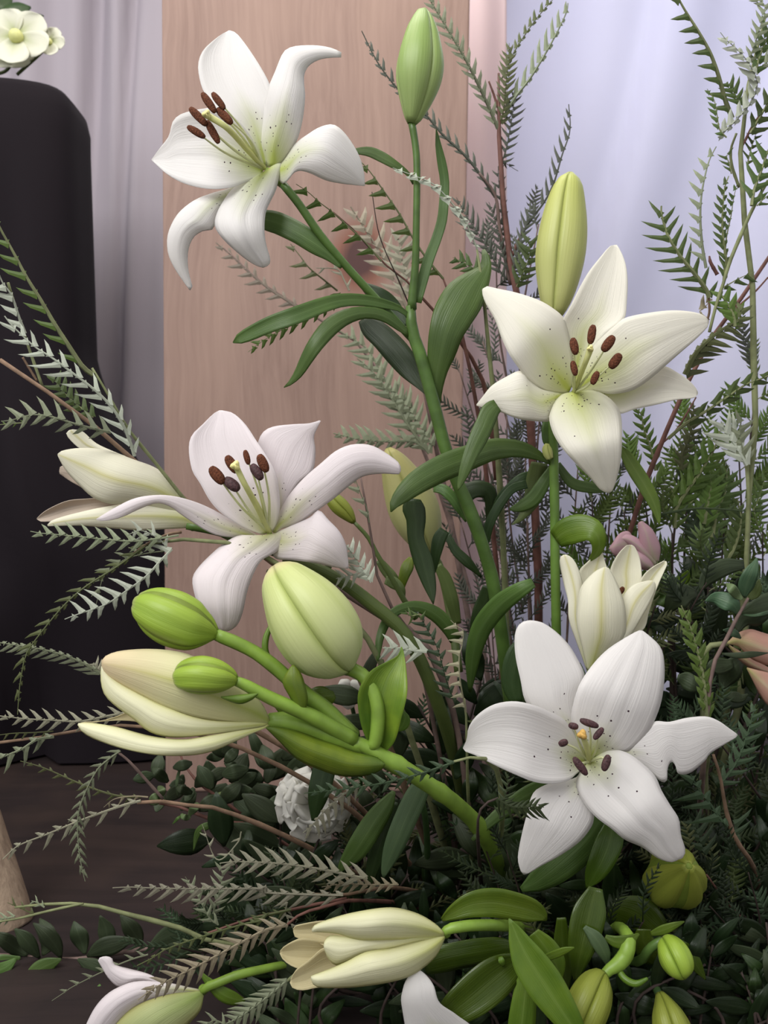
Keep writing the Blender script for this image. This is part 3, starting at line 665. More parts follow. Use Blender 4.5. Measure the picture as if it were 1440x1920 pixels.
T(fl, z, '920,515 945,450 982,380 1042,311 1100,261 1160,211 1222,187 1290,190 1350,221 1396,256 1402,270', '935,520 960,500 1010,489 1080,441 1150,391 1210,341 1262,306 1330,296 1396,298 1403,285', .615, [0, -.8, -1.4, -1.2, -.2], 'tepal_rose', cup=.7)
T(fl, z, '875,545 810,526 750,551 690,601 642,651 622,692 631,752 651,802 691,852 720,879 732,884', '930,525 965,518 977,545 935,590 882,621 851,671 826,741 811,811 791,861 762,884 740,886', .615, [-.2, -1.8, -2.9, -3.2, -2.4], 'tepal_rose', cup=.9, ridge=.20)
bz = pt(z, '908,515')[0]
for a, b, h, bd, am in (('690,270', '738,335', 22, (-3, 6), 'anther'), ('750,228', '788,294', 19, (4, 0), 'anther'), ('743,312', '796,360', 22, (0, 8), 'anther_dark'), ('819,207', '832,263', 12, (4, 0), 'anther'), ('844,260', '882,320', 19, (2, 4), 'anther_dark'), ('872,223', '900,292', 19, (6, 0), 'anther')):
    stamen(fl, bz, .612, pt(z, a)[0], pt(z, b)[0], h/2, .578, am, bend=bd, fw=2.4, d2=.576)
pistil(fl, z('910,515,10 870,430,12 820,340,11 784,268,12'), [.612, .595, .577, .572], r=9)
g2 = flower(C, (352, 985), .645, back=(372, 990), label='half open flower seen from the side')
T(g2, z, '560,375 480,285 400,243 330,215 260,182 210,138 172,130', '575,385 470,330 380,290 300,260 240,215 196,200 150,152 160,133', .645, [0, .6, 1., 1.], 'tepal_bud', cup=.2)
T(g2, z, '300,400 230,310 180,270 130,268 122,288', '330,420 250,370 200,345 160,322 124,296', .645, [1., 1.4, 1.4, 1.2], 'tepal_tan', cup=.2)
T(g2, z, '560,440 420,400 290,388 220,391 150,399 80,430 45,456 38,464', '560,470 420,445 290,432 180,452 100,474 50,476 39,468', .645, [.6, .6, .3, .5], 'tepal_tan', cup=-.4)
T(g2, z, '640,480 600,425 450,402 300,420 180,446 100,470 78,488', '640,488 600,499 520,504 420,508 300,499 200,491 80,493', .645, [-.1, -.9, -1.2, -.8], 'tepal_bud', cup=.5)
T(g2, z, '600,400 540,318 480,273 400,243 320,214 250,201 180,202 130,212 117,222', '610,450 540,440 460,420 380,412 310,408 250,386 200,342 150,288 122,240 117,228', .645, [-.2, -1.5, -2.3, -1.9, -.8], 'tepal_bud', cup=1.0)
tube('pedicel', C, P('350,985,8 420,1000,8 500,1030,8 600,1068,9'), [.645, .65, .65, .655], M['stem'])
zb = Z(640, 860, 4)
bud(C, Z(680, 560, 4)('190,1122,20 205,1160,60 240,1240,108 310,1400,165 375,1560,190 430,1700,170 480,1830,110 510,1900,50'), [.80, .81, .82], (M['bud_far'], M['bud_core']), rot=.2, lobe=.1, label='pale bud behind the long leaf')
tube('pedicel', C, P('806,1030,9 830,1080,9 850,1180,9 860,1260,9'), [.82, .82, .80], M['leaf_olive'])
bud(C, zb('-130,250,16 -80,290,50 -20,350,66 40,410,55 80,460,30 95,480,16'), [.74, .74], (M['bud_olive'], M['bud_core']), n=14, label='small green bud behind the rosy bloom')
tube('pedicel', C, zb('90,470,14 200,590,16 270,720,18 380,900,20 470,1060,22 560,1200,22'), [.74, .74, .75], M['leaf_olive'])
leaf(C, zb('520,740,14 500,800,46 470,880,40 450,960,28 450,1040,10')[::-1], .755, [0, -.4, -.5, 0], M['leaf_mottled'], n=14)
leaf(C, zb('330,910,30 390,930,45 450,980,30 470,1050,8')[::-1], .75, [0, -.2, 0, .2], M['leaf_olive'], n=14)
leaf(C, zb('280,760,26 330,830,40 390,900,40 450,980,14')[::-1], .76, [0, -.2, 0, .2], M['leaf_olive'], n=14)
leaf(C, zb('860,1360,48 800,1262,54 700,1162,56 560,1108,42 430,1132,36 345,1210,36 292,1330,30 278,1420,24 272,1520,6'), .69, [0, -2, -3.5, -4.5, -5], M['leaf'], cup=.8)
leaf(C, P('620,1060,4 600,1075,12 560,1082,14 525,1080,8 500,1070,3'), .635, [0, .2, .3, .3], M['leaf_olive'], n=12)
leaf(C, zb('720,800,30 770,880,46 810,990,50 840,1100,46 870,1240,30'), .77, [0, 0, 0, .4], M['leaf_olive'])

# ---- stalk D: cluster of green buds and opening flower
D = thing('lily', un(965, FLOOR(0, .84)[1], .84), 'lily stalk of pale green buds with one long bud splitting open at the left', 'lily', 'white lilies of the arrangement')
z = Z(130, 1040, 2.25)
tube('stem', D, z('1190,790,26 1250,810,32 1310,850,36 1380,885,36 1500,960,34 1640,1060,34 1760,1200,34')+[(965, 1710, 14)], [.552, .56, .59, .66, .84], M['stem_light'], n=30, ns=10, node=6)
bud(D, z('872,52,36 890,82,84 925,138,122 985,225,165 1040,305,180 1095,382,165 1140,440,118 1165,470,66 1178,486,30'), [.565, .552, .56], (M['bud_pale'], M['bud_core']), rot=.25, lobe=.14, n=28, label='largest pale green bud, pointing up')
tube('pedicel', D, z('1178,478,30 1240,512,30 1280,575,30 1300,650,30 1300,720,30 1290,790,28 1270,815,22'), [.56, .552, .552], M['stem_light'], n=20)
bud(D, z('281,214,26 300,216,62 350,232,100 430,268,120 515,304,108 575,322,70 605,332,40 620,338,22'), [.548, .54, .545], (M['bud_lime'], M['bud_core']), rot=1.0, lobe=.26, n=26, label='bright green bud')
tube('pedicel', D, z('612,334,24 660,354,28 700,370,28 780,410,28 850,460,30 920,520,30 1000,590,32 1080,650,34 1200,770,36'), [.545, .55, .556], M['stem_light'], n=20)
bud(D, z('450,520,22 465,517,50 500,512,72 560,510,82 630,518,70 680,526,44 702,532,22'), [.525, .52, .525], (M['bud_lime'], M['bud_core']), rot=1.1, lobe=.26, n=24, label='smallest green bud, in front of the opening one')
tube('pedicel', D, z('696,530,20 740,548,24 780,570,26 860,610,28 950,650,30 1040,690,32 1200,780,34'), [.525, .535, .552], M['stem_light'], n=20)
fl = flower(D, tuple(pt(z, '835,705')[0]), .545, back=tuple(pt(z, '870,705')[0]), r=17, label='long bud splitting open')
T(fl, z, '835,690 700,640 560,560 420,520 300,560 260,650 150,698 60,706 38,713', '835,720 740,735 600,758 480,770 400,768 340,745 300,710 200,700 60,714 38,716', .548, [.3, 1.2, 1.6, 1.2, .6], 'tepal_inner', cup=-.3)
T(fl, z, '845,695 810,625 742,562 640,490 520,428 440,406 330,398 220,406 160,424 136,448', '848,712 780,715 680,712 600,704 520,690 450,668 370,635 300,598 220,552 160,510 137,470', .545, [-.2, -1.6, -2.4, -2., -.8], 'tepal_green', cup=1.1)
T(fl, z, '845,705 700,705 600,700 520,684 450,660 370,625 300,588 220,542 160,500 138,466', '845,722 720,742 600,757 480,770 400,767 330,742 270,692 200,642 150,592 133,530 135,474', .545, [-.1, -1.4, -2., -1.6, -.6], 'tepal_lemon', cup=.6)
T(fl, z, '845,712 815,728 720,742 600,762 480,780 340,765 200,728 90,710 38,712', '845,722 825,732 765,757 700,787 600,830 500,847 370,845 240,822 130,787 60,752 36,718', .545, [-.2, -1.7, -2.4, -1.8, -.4], 'tepal_lemon', cup=.5, tilt=-.3)
tube('pedicel', D, z('842,705,36 920,705,42 1000,722,42 1100,760,40 1200,800,36 1260,820,30'), [.548, .55, .555], M['stem_light'], n=16)
blade('leaf', D, z('1330,880 1290,852 1200,832 1130,802 1060,778 950,742 870,728 832,728'), z('1332,885 1312,910 1250,932 1150,934 1060,908 960,862 900,802 850,752 830,732'), .542, [0, -.3, -.6, -.4], M['leaf_mottled'], .8, 0, .05, .1)
blade('leaf', D, z('1295,845 1242,752 1218,642 1225,562 1270,492 1340,452 1385,426 1399,390'), z('1318,845 1370,792 1400,692 1425,582 1421,482 1409,405 1402,388'), .56, [0, -.5, -.6, .3], M['leaf_mottled'], -.8, 0, .05, .1)
blade('leaf', D, z('972,682 930,600 900,535 935,470 942,466'), z('985,682 1005,622 1000,572 978,502 948,466'), .535, [0, -.3, -.4, 0], M['leaf_mottled'], .3, 0, .03, .05, nu=14, nv=7)
blade('leaf', D, z('795,584 720,591 640,599'), z('797,587 770,612 720,630 662,613 640,602'), .52, [0, -.2, -.2], M['leaf_lime'], .2, 0, .02, .05, nu=12, nv=7)
tube('leaf', D, z('850,300,10 830,350,14 826,400,15 840,440,16 870,470,14'), [.565, .56, .558], M['leaf_lime'], n=14)
leaf(D, z('1120,590,14 1090,600,40 1040,600,40 1000,640,10'), .565, [0, 0, 0], M['leaf_lime'], n=12)
leaf(D, z('1405,660,6 1415,690,22 1405,720,24 1380,740,8'), .575, [0, 0, 0], M['leaf_lime'], n=10)
leaf(D, z('1050,730,30 950,680,40 900,640,30 840,590,8')[::-1], .56, [0, 0, 0], M['leaf_mottled'], n=12)

# ---- stalk E: the low bloom at the right with its half open neighbour
E = thing('lily', un(1110, FLOOR(0, .80)[1], .80), 'white lily with a torn petal on its low bloom, half open flower behind', 'lily', 'white lilies of the arrangement')
z = Z(850, 1000, 2.618)
tube('stem', E, P('1115,1440,9 1118,1500,11 1115,1580,12 1110,1747,12'), [.62, .66, .72, .80], M['stem'], n=16)
fl = flower(E, (1106, 1430), .590, back=(1112, 1445), label='large open white bloom, one tepal torn')
T(fl, z, '640,1100 520,965 400,880 350,815 330,720 305,602 302,502 320,452 350,431 370,428', '670,1080 610,900 612,790 646,706 606,611 561,541 501,481 440,440 400,430 385,428', .590, [.3, -.2, -.4, .1, .8], 'tepal_plain', cup=.5)
T(fl, z, '690,1110 800,1040 900,985 985,925 1060,925 1150,905 1240,899 1300,920 1352,956 1392,985', '690,1130 800,1110 900,1130 960,1165 1018,1217 1047,1213 1050,1165 1058,1135 1072,1120 1090,1140 1105,1180 1160,1176 1230,1121 1260,1081 1330,1036 1382,1005 1394,992', .590, [.3, -.6, -1., -.6, .2], 'tepal_plain', cup=.3, wav=.04, nu=64, ridge=.02)
T(fl, z, '640,1140 600,1200 500,1218 412,1255 380,1300 366,1360 345,1440 325,1532 317,1600 330,1655 344,1674', '680,1150 690,1260 690,1370 682,1430 622,1510 522,1582 430,1632 375,1665 350,1675', .590, [.3, -.6, -1.1, -.9, -.2], 'tepal_plain', cup=.4)
T(fl, z, '650,1110 610,1020 556,926 480,881 400,846 300,825 200,840 120,890 76,950 66,1010 49,1048', '648,1145 610,1175 560,1215 480,1229 400,1221 320,1191 220,1146 110,1091 60,1072 48,1056', .590, [-.1, -1.2, -1.9, -1.4, -.2], 'tepal_plain', cup=-.5)
T(fl, z, '660,1100 602,1000 578,920 590,830 620,740 680,650 750,576 830,521 895,484 915,476', '700,1095 800,1072 870,1066 940,1001 986,921 1021,821 1036,701 1031,601 1011,551 971,511 930,479', .590, [-.1, -1., -1.7, -1.2, .2], 'tepal_plain', cup=.7, ridge=.24)
T(fl, z, '650,1135 612,1190 604,1250 640,1322 700,1392 780,1452 840,1502 930,1542 1000,1592 1060,1613 1096,1606', '700,1095 760,1062 800,1062 862,1081 930,1131 990,1191 1021,1261 1062,1331 1106,1401 1117,1481 1138,1551 1128,1590 1100,1600', .590, [-.2, -1.6, -2.5, -2.1, -1.0], 'tepal_plain', cup=.7, ridge=.30)
bz = pt(z, '668,1120')[0]
for a, b, h, bd in (('620,914', '714,950', 18, (3, 0)), ('565,938', '614,954', 17, (-3, 3)), ('735,954', '690,1012', 17, (3, 6)), ('516,1035', '563,1022', 18, (0, -6)), ('590,1098', '656,1188', 20, (-8, 0)), ('762,1086', '738,1168', 20, (8, -9))):
    stamen(fl, bz, .586, pt(z, a)[0], pt(z, b)[0], h/2.618, .563, 'anther_dark', bend=bd, d2=.561)
pistil(fl, z('668,1120,14 660,1070,15 645,1020,14 634,990,14'), [.586, .575, .565, .562], 'stigma_orange', r=9)
h2 = flower(E, (1108, 1252), .655, back=(1112, 1275), label='half open cream flower standing upright')
T(h2, z, '650,500 622,250 618,185 660,140 700,100 726,90', '760,500 790,260 762,190 742,130 732,90', .655, [1.5, 2., 2.2, 2.], 'tepal_bud', cup=-.4)
T(h2, z, '760,500 782,260 770,185 802,112 845,64 866,57', '860,500 905,300 924,220 916,130 894,72 876,57', .655, [1.2, 2., 2.4, 2.2], 'tepal_bud', cup=-.5)
T(h2, z, '700,640 820,480 880,330 924,220 972,170 1035,134', '720,640 850,520 935,470 962,380 1002,260 1050,152 1046,138', .655, [.3, 1., 1.4, 1.2], 'tepal_bud', cup=-.4)
stamen(h2, pt(z, '740,500')[0], .66, pt(z, '835,262')[0], pt(z, '815,300')[0], 5, .668)
T(h2, z, '655,670 600,520 567,420 563,330 543,250 523,150 528,112 540,106', '690,660 650,500 632,400 636,260 612,170 582,120 552,104', .655, [-.1, -.4, -.3, .4], 'tepal_bud', cup=.3, tilt=-.2)
T(h2, z, '675,670 780,560 815,420 828,320 880,256 945,234 975,232', '690,665 800,560 862,510 930,402 984,300 992,250 984,234', .655, [-.1, -.6, -.4, .4], 'tepal_bud', cup=.4)
T(h2, z, '660,675 632,560 606,450 608,350 628,262 690,192 738,166', '690,672 770,590 834,520 848,450 842,360 822,290 792,220 760,167 748,165', .655, [-.3, -1.6, -1.7, -.6], 'tepal_bud', cup=.9)
tube('pedicel', E, P('1108,1252,8 1112,1300,8 1116,1400,9 1118,1500,10'), [.66, .66, .66], M['stem_light'], n=12)
leaf(E, P('977,1668,5 1010,1650,22 1050,1620,32 1100,1575,32 1125,1540,16 1130,1520,5')[::-1], .64, [0, -.6, -1.2, -1.], M['leaf'], cup=.6)
leaf(E, Z(1080, 1280, 4)('270,1020,40 260,1160,100 200,1320,100 130,1450,70 80,1540,10'), .63, [0, -.5, -.8, -.6], M['leaf_bottom'], cup=-.8)
leaf(E, Z(1080, 1280, 4)('30,960,40 40,1100,70 20,1220,60 -30,1360,40'), .64, [0, -.2, -.3, 0], M['leaf_dark'])
leaf(E, P('885,1575,3 920,1540,10 965,1505,15 1010,1480,16 1060,1470,8')[::-1], .63, [0, -1, -1.5, -2], M['leaf'], cup=.5)
leaf(E, P('970,1320,10 960,1280,20 970,1230,22 985,1200,12'), .67, [0, 0, 0], M['leaf_dark'], n=12)

# ---- stalk Fq: low cluster at the bottom
Fq = thing('lily', un(1060, FLOOR(0, .76)[1], .76), 'low lily cluster at the bottom with opening cream flower pointing left and glossy leaves', 'lily', 'white lilies of the arrangement')
z = Z(400, 1400, 2.88)
fl = flower(Fq, (832, 1750), .545, back=(840, 1748), r=10, label='opening cream flower pointing left')
T(fl, z, '1240,1000 900,960 700,940 600,940 520,950 440,968 430,984', '1240,1015 900,1060 700,1080 620,1085 540,1050 450,1034 432,1000', .545, [.6, 1.2, 1.6, 1.5], 'tepal_inner', cup=-.4)
T(fl, z, '1245,1010 900,1000 700,1050 600,1050 520,1036 460,1038 390,1074 360,1104', '1245,1030 950,1120 700,1170 600,1160 520,1202 440,1192 380,1152 360,1116', .545, [.4, 1.2, 1.6, 1.2], 'tepal_inner', cup=-.5)
T(fl, z, '1245,1030 950,1060 700,1090 600,1085 520,1150 450,1202 418,1255', '1245,1045 950,1200 700,1290 560,1302 490,1316 432,1306 414,1275', .545, [.3, .8, 1., .6], 'tepal_inner', cup=-.5)
T(fl, z, '1245,1015 1060,1020 850,1035 740,1030 640,1018 606,1042 596,1070', '1246,1030 1100,1050 950,1087 820,1112 720,1162 660,1179 620,1142 598,1090', .545, [-.1, -1., -1.3, -.9], 'tepal_lemon', cup=.5)
T(fl, z, '1245,1005 1202,960 1122,910 1030,879 950,869 850,879 720,904 620,934 550,962 532,985', '1246,1022 1100,1036 850,1044 760,1037 680,1012 600,1002 534,1000', .545, [-.3, -1.6, -2.2, -1.8, -.8], 'tepal_lemon', cup=.9)
T(fl, z, '1248,1018 1100,1050 950,1086 820,1111 720,1161 640,1196 560,1226 528,1240', '1250,1035 1202,1130 1122,1202 1030,1251 900,1281 750,1299 620,1302 550,1292 528,1256', .545, [-.2, -1.5, -2.2, -1.8, -.8], 'tepal_lemon', cup=.9)
y5 = Z(820, 1600, 2.323)
tube('pedicel', Fq, y5('20,352,16 50,330,22 90,322,24 160,314,24 300,315,24 400,330,22')+[(1030, 1755, 10), (1060, 1788, 12)], [.545, .55, .58, .70, .76], M['stem_light'], n=24)
w2 = flower(Fq, (850, 1985), .553, back=(850, 1980), label='white bloom showing only one curled tepal')
T(w2, z, '1260,1700 1080,1620 1018,1400 1024,1310 1048,1250 1095,1208', '1440,1700 1420,1540 1310,1445 1222,1382 1190,1290 1150,1235 1112,1205', .553, [0, -1., -1.6, -1.8, -1.2], 'tepal', cup=.5)
for c, d0, dp, mt, cu in (
    ('475,292,4 455,270,30 410,250,52 330,230,62 240,215,64 150,225,56 70,260,34 20,290,8', .575, [0, -1., -1.6, -1.4], 'leaf_lime', -.9),
    ('345,410,16 280,412,46 200,425,58 100,442,60 0,465,58 -60,490,40', .58, [0, -.6, -1, -1], 'leaf_bottom', .8),
    ('370,450,16 320,490,66 250,545,92 160,620,92 70,690,70 0,760,30', .565, [0, -.8, -1.4, -1.4], 'leaf_bottom', -1.),
    ('312,284,3 335,330,26 355,380,46 400,470,74 470,575,82 540,680,68 600,770,46 640,850,10', .548, [0, -.8, -1.4, -1.6], 'leaf_lime', -.9),
    ('400,480,16 388,560,44 375,670,56 365,760,58 350,880,40', .56, [0, -.4, -.6, -.4], 'leaf_lime', .6),
    ('460,460,12 500,445,18 550,425,16 596,410,2', .57, [0, -.6, -1], 'leaf_lime', .2),
    ('420,345,26 470,410,50 515,480,44 535,560,6', .575, [0, 0, 0, .3], 'leaf_lime', .5),
    ('540,280,20 545,400,40 555,500,36 560,600,10', .60, [0, 0, 0, .3], 'leaf_bottom', .5),
    ('690,150,30 665,250,72 640,360,70 615,470,44 600,560,6', .60, [0, -.6, -1, -.6], 'leaf_bottom', -.9),
    ('640,320,10 690,370,30 725,430,28 745,490,6', .59, [0, -.4, -.4, 0], 'leaf_pale', .3),
    ('730,365,12 780,385,26 830,382,28 878,350,4', .59, [0, -.3, -.3, 0], 'leaf_lime', .3),
    ('930,350,10 980,335,22 1030,315,16 1076,297,2', .60, [0, -.3, -.6, -.6], 'leaf_lime', .3),
    ('1040,380,16 1090,430,32 1130,490,26 1168,550,3', .61, [0, -.3, -.4, -.2], 'leaf_bottom', .3),
    ('900,330,30 900,390,50 940,440,50 980,470,20', .615, [0, 0, 0, 0], 'leaf_bottom', .3),
    ('760,230,40 800,250,70 880,280,90 950,330,60 960,380,20', .64, [0, 0, 0, 0], 'leaf_bottom', .6),
    ('470,640,30 440,700,40 440,780,30', .60, [0, 0, 0, 0], 'leaf_dark', .4)):
    leaf(Fq, y5(c), d0, dp, M[mt], cup=cu)
leaf(Fq, y5('275,450,8 280,470,14 290,490,6'), .556, [0, -.2, 0], M['leaf_lime'], n=8)
tube('leaf', Fq, y5('780,490,14 815,545,16 865,568,15 916,545,6'), [.585, .575, .57], M['leaf_lime'], n=14)
tube('pedicel', Fq, y5('715,545,20 745,510,24 790,480,32 825,430,34 830,360,28')+[(1150, 1740, 11), (1090, 1785, 12)], [.58, .585, .60, .70, .76], M['stem_light'], n=20)
bud(Fq, y5('730,525,16 715,540,44 695,575,72 665,640,90 630,720,88 600,800,60 585,850,20'), [.58, .565, .56], (M['bud_olive'], M['bud_core']), rot=.6, label='yellow green bud hanging at the bottom edge')
bud(Fq, y5('985,372,16 1000,390,44 1025,430,66 1045,470,70 1062,510,56 1072,535,30 1078,546,8'), [.60, .585, .58], (M['bud_lime'], M['bud_core']), rot=.3, n=18, label='small split green bud')
tube('pedicel', Fq, y5('985,375,18 960,390,20 920,420,20 880,470,20')+[(1160, 1800, 9), (1090, 1785, 10)], [.60, .61, .66, .76], M['stem'], n=14)
bud(Fq, y5('968,610,18 985,650,40 1005,710,70 1025,780,84 1040,850,60'), [.60, .585, .58], (M['bud_olive'], M['bud_core']), rot=.3, n=16, label='bud cut by the bottom edge')
tube('pedicel', Fq, y5('972,625,18 940,560,18 930,480,16 920,420,14'), [.60, .62, .63], M['stem_dark'], n=12)
bud(Fq, P('1250,1660,22 1253,1657,44 1261,1650,57 1272,1641,52 1283,1632,34 1292,1624,7'), [.665, .635, .60], (M['bud_olive'], M['bud_core']), rot=-.5, lobe=.30, n=22, label='plump three lobed olive bud seen from its tip')
tube('pedicel', Fq, P('1250,1660,9 1215,1700,9 1170,1750,9 1090,1785,10'), [.665, .68, .70, .76], M['stem_dark'], n=12)

# ---- stalk G: flower cut by the lower left corner
G = thing('lily', un(760, FLOOR(0, .74)[1], .74), 'lily flower half closed at the bottom left, cut by the lower edge', 'lily', 'white lilies of the arrangement')
z = Z(0, 1380, 2.88)
fl = flower(G, (378, 1857), .585, back=(384, 1854), r=10)
T(fl, z, '1080,1370 900,1330 800,1285 700,1258 620,1235 605,1200 575,1190 555,1192', '1080,1375 900,1345 740,1330 650,1357 590,1312 552,1252 530,1212 540,1196', .585, [.3, .3, .3, .8], 'tepal_rose', cup=.4)
T(fl, z, '1080,1372 900,1332 740,1325 640,1357 570,1402 510,1472 460,1572 430,1660 420,1700', '1088,1388 950,1395 800,1435 690,1495 600,1585 540,1660 470,1705', .585, [-.1, -1., -1.3, -.8], 'tepal_rose', cup=.6)
T(fl, z, '1082,1376 950,1388 800,1428 685,1488 600,1570 520,1680', '1100,1402 1082,1480 1032,1542 950,1622 860,1720', .585, [-.2, -1.3, -1.6, -1.2], 'tepal_lime', cup=.8)
tube('pedicel', G, z('1088,1378,18 1120,1355,24 1180,1332,24 1280,1292,24 1440,1255,22 1600,1220,20')+[(660, 1780, 9), (760, 1805, 11)], [.585, .59, .62, .68, .74], M['stem_light'], n=24)
leaf(G, z('1080,1270,4 1120,1320,20 1200,1390,40 1270,1420,36 1325,1425,4'), .59, [0, -.3, -.5, 0], M['leaf_lime'], n=14)
for c in ('530,80,8 600,60,54 585,150,62 562,260,54 545,380,14', '1140,160,8 1105,230,54 1040,380,62 975,540,54 930,660,22 918,700,6', '960,250,8 930,310,44 860,420,60 770,560,58 700,640,24 680,680,4', '960,300,8 930,440,44 890,560,48 850,680,30 840,740,6'):
    pass
zz = Z(400, 1400, 2.88)
o = thing('lily_leaves', un(800, FLOOR(0, .80)[1], .80), 'strap shaped lily leaves hanging behind the carnation, below the mottled bract', 'leaves')
for c, mt, d0 in (('640,20,20 610,80,56 588,170,62 562,280,52 540,400,10', 'leaf_dark', .62), ('1150,150,16 1108,240,56 1042,380,62 975,540,54 930,660,24 918,710,4', 'leaf_pale', .63), ('975,240,10 930,320,46 860,420,62 770,560,58 700,640,26 680,690,4', 'leaf', .64), ('990,300,8 930,440,44 890,560,48 855,680,32 845,760,6', 'leaf_dark', .65)):
    leaf(o, zz(c), d0, [0, -.4, -.6, 0], M[mt], cup=.6)
tube('stem', o, P('780,1450,5 800,1560,6 800,1747,7'), [.66, .70, .80], M['stem_dark'])
# ------------------------------------------------------------------ carnation and pink flowers
M['carnation'] = mat_tepal('carnation_petal', (.86, .85, .79), (.6, .6, .4), .2, False, trans=.42, rough=.65)
M['carnation_back'] = M['carnation']
def carnation():
    o = thing('carnation', un(600, FLOOR(0, .80)[1], .80), 'ruffled white carnation under the mottled bract', 'carnation')
    tube('stem', o, P('590,1530,5 600,1640,5 620,1740,5 640,1747,5'), [.70, .72, .76, .80], M['stem_dark'])
    cx, cy, d = 588, 1508, .69
    for k in range(34):
        a = k*2.399963; rr = 20+58*math.sqrt((k+.5)/34); ux, uy = math.cos(a), math.sin(a)*.92
        r0 = rr*.2; w = rnd.uniform(34, 52)
        L = []; R = []
        for t, ww in ((0, .12), (.4, .5), (.75, .95), (.95, 1.), (1., .7)):
            q = r0+(rr-r0)*t
            jx, jy = rnd.uniform(-5, 5)*t, rnd.uniform(-5, 5)*t
            L.append((cx+ux*q-uy*w*ww*.5+jx, cy+uy*q+ux*w*ww*.5+jy)); R.append((cx+ux*q+uy*w*ww*.5+jx, cy+uy*q-ux*w*ww*.5+jy))
        f = k/34
        blade('petal', o, L, R, d, [0, -1.8+1.2*f, -3.0+2.8*f, -2.6+3.2*f], M['carnation'], rnd.uniform(-.35, .35), rnd.uniform(-.3, .3), .0, .55, .0005, 12, 13)
carnation()
def small_bloom(cx, cy):
    o = thing('small_white_bloom', un(cx+20, FLOOR(0, .86)[1], .86), 'small white bloom half hidden behind the largest pale bud', 'flower')
    for k in range(5):
        a = .4+2*math.pi*k/5; ux, uy = math.cos(a), math.sin(a)
        L = []; R = []
        for t, w in ((.05, .06), (.4, .34), (.75, .42), (1., .05)):
            L.append((cx+30*(ux*t-uy*w), cy+30*(uy*t+ux*w))); R.append((cx+30*(ux*t+uy*w), cy+30*(uy*t-ux*w)))
        blade('petal', o, L, R, .71, [0, -.8, -1., -.6], M['carnation'], .2, 0, .02, .2, .0006, 10, 7)
    tube('stem', o, [(cx, cy, 4), (cx+20, cy+120, 4), (cx+20, FLOOR(0, .86)[1], 4)], [.712, .76, .86], M['stem_dark'])
small_bloom(655, 1300)
M['pink'] = mat_tepal('pink_petal', (.74, .48, .54), (.56, .52, .36), .6, False, rib=(.72, .60, .50))
M['salmon'] = mat_tepal('salmon_petal', (.62, .36, .28), (.46, .44, .16), .8, False, rib=(.66, .56, .40))
z = Z(1080, 720, 4)
o = thing('pink_alstroemeria', un(1200, FLOOR(0, .88)[1], .88), 'mauve pink alstroemeria behind the half open lily', 'flower', 'pink alstroemerias at the right')
for L, R in (('560,1340 490,1250 470,1130 465,1050 490,1030', '620,1330 632,1250 620,1180 570,1090 500,1030'), ('590,1370 480,1290 380,1200 310,1180 300,1165', '610,1330 560,1250 480,1170 400,1130 320,1140 300,1160'), ('400,1300 300,1290 260,1250 250,1235', '440,1200 400,1110 330,1120 270,1200 250,1230'), ('560,1400 470,1380 440,1300 450,1240', '600,1390 560,1320 500,1270 455,1240')):
    blade('petal', o, z(L), z(R), .725, [0, -.6, -.8, -.4], M['pink'], .6, 0, .04, .1)
tube('stem', o, z('570,1350,14 590,1500,14 560,1800,14')+[(1200, FLOOR(0, .88)[1], 4)], [.735, .77, .88], M['green_stem'])
z = Z(1140, 900, 3.84)
o = thing('pink_alstroemeria', un(1330, FLOOR(0, .84)[1], .84), 'salmon pink alstroemeria with green streaks at the right edge', 'flower', 'pink alstroemerias at the right')
for L, R, dp in (('860,1170 930,1105 1020,1075 1100,1095 1200,1130 1260,1190', '860,1180 940,1200 1010,1270 1080,1310 1180,1330 1260,1220', [0, -1., -1.4, -1.]), ('1000,1350 1080,1370 1180,1400 1250,1480', '1000,1360 1040,1440 1090,1540 1150,1620 1220,1640', [.2, -.8, -1.2, -1.]), ('860,1180 960,1240 1080,1310 1200,1370 1300,1400', '860,1190 940,1290 1050,1370 1160,1410 1290,1420', [.5, .3, .3, .5])):
    blade('petal', o, z(L), z(R), .67, dp, M['salmon'], .7, 0, .05, .1)
tube('stem', o, z('870,1175,20 780,1160,22 700,1260,22 680,1420,22')+[(1330, FLOOR(0, .84)[1], 5)], [.675, .70, .74, .84], M['green_stem'])

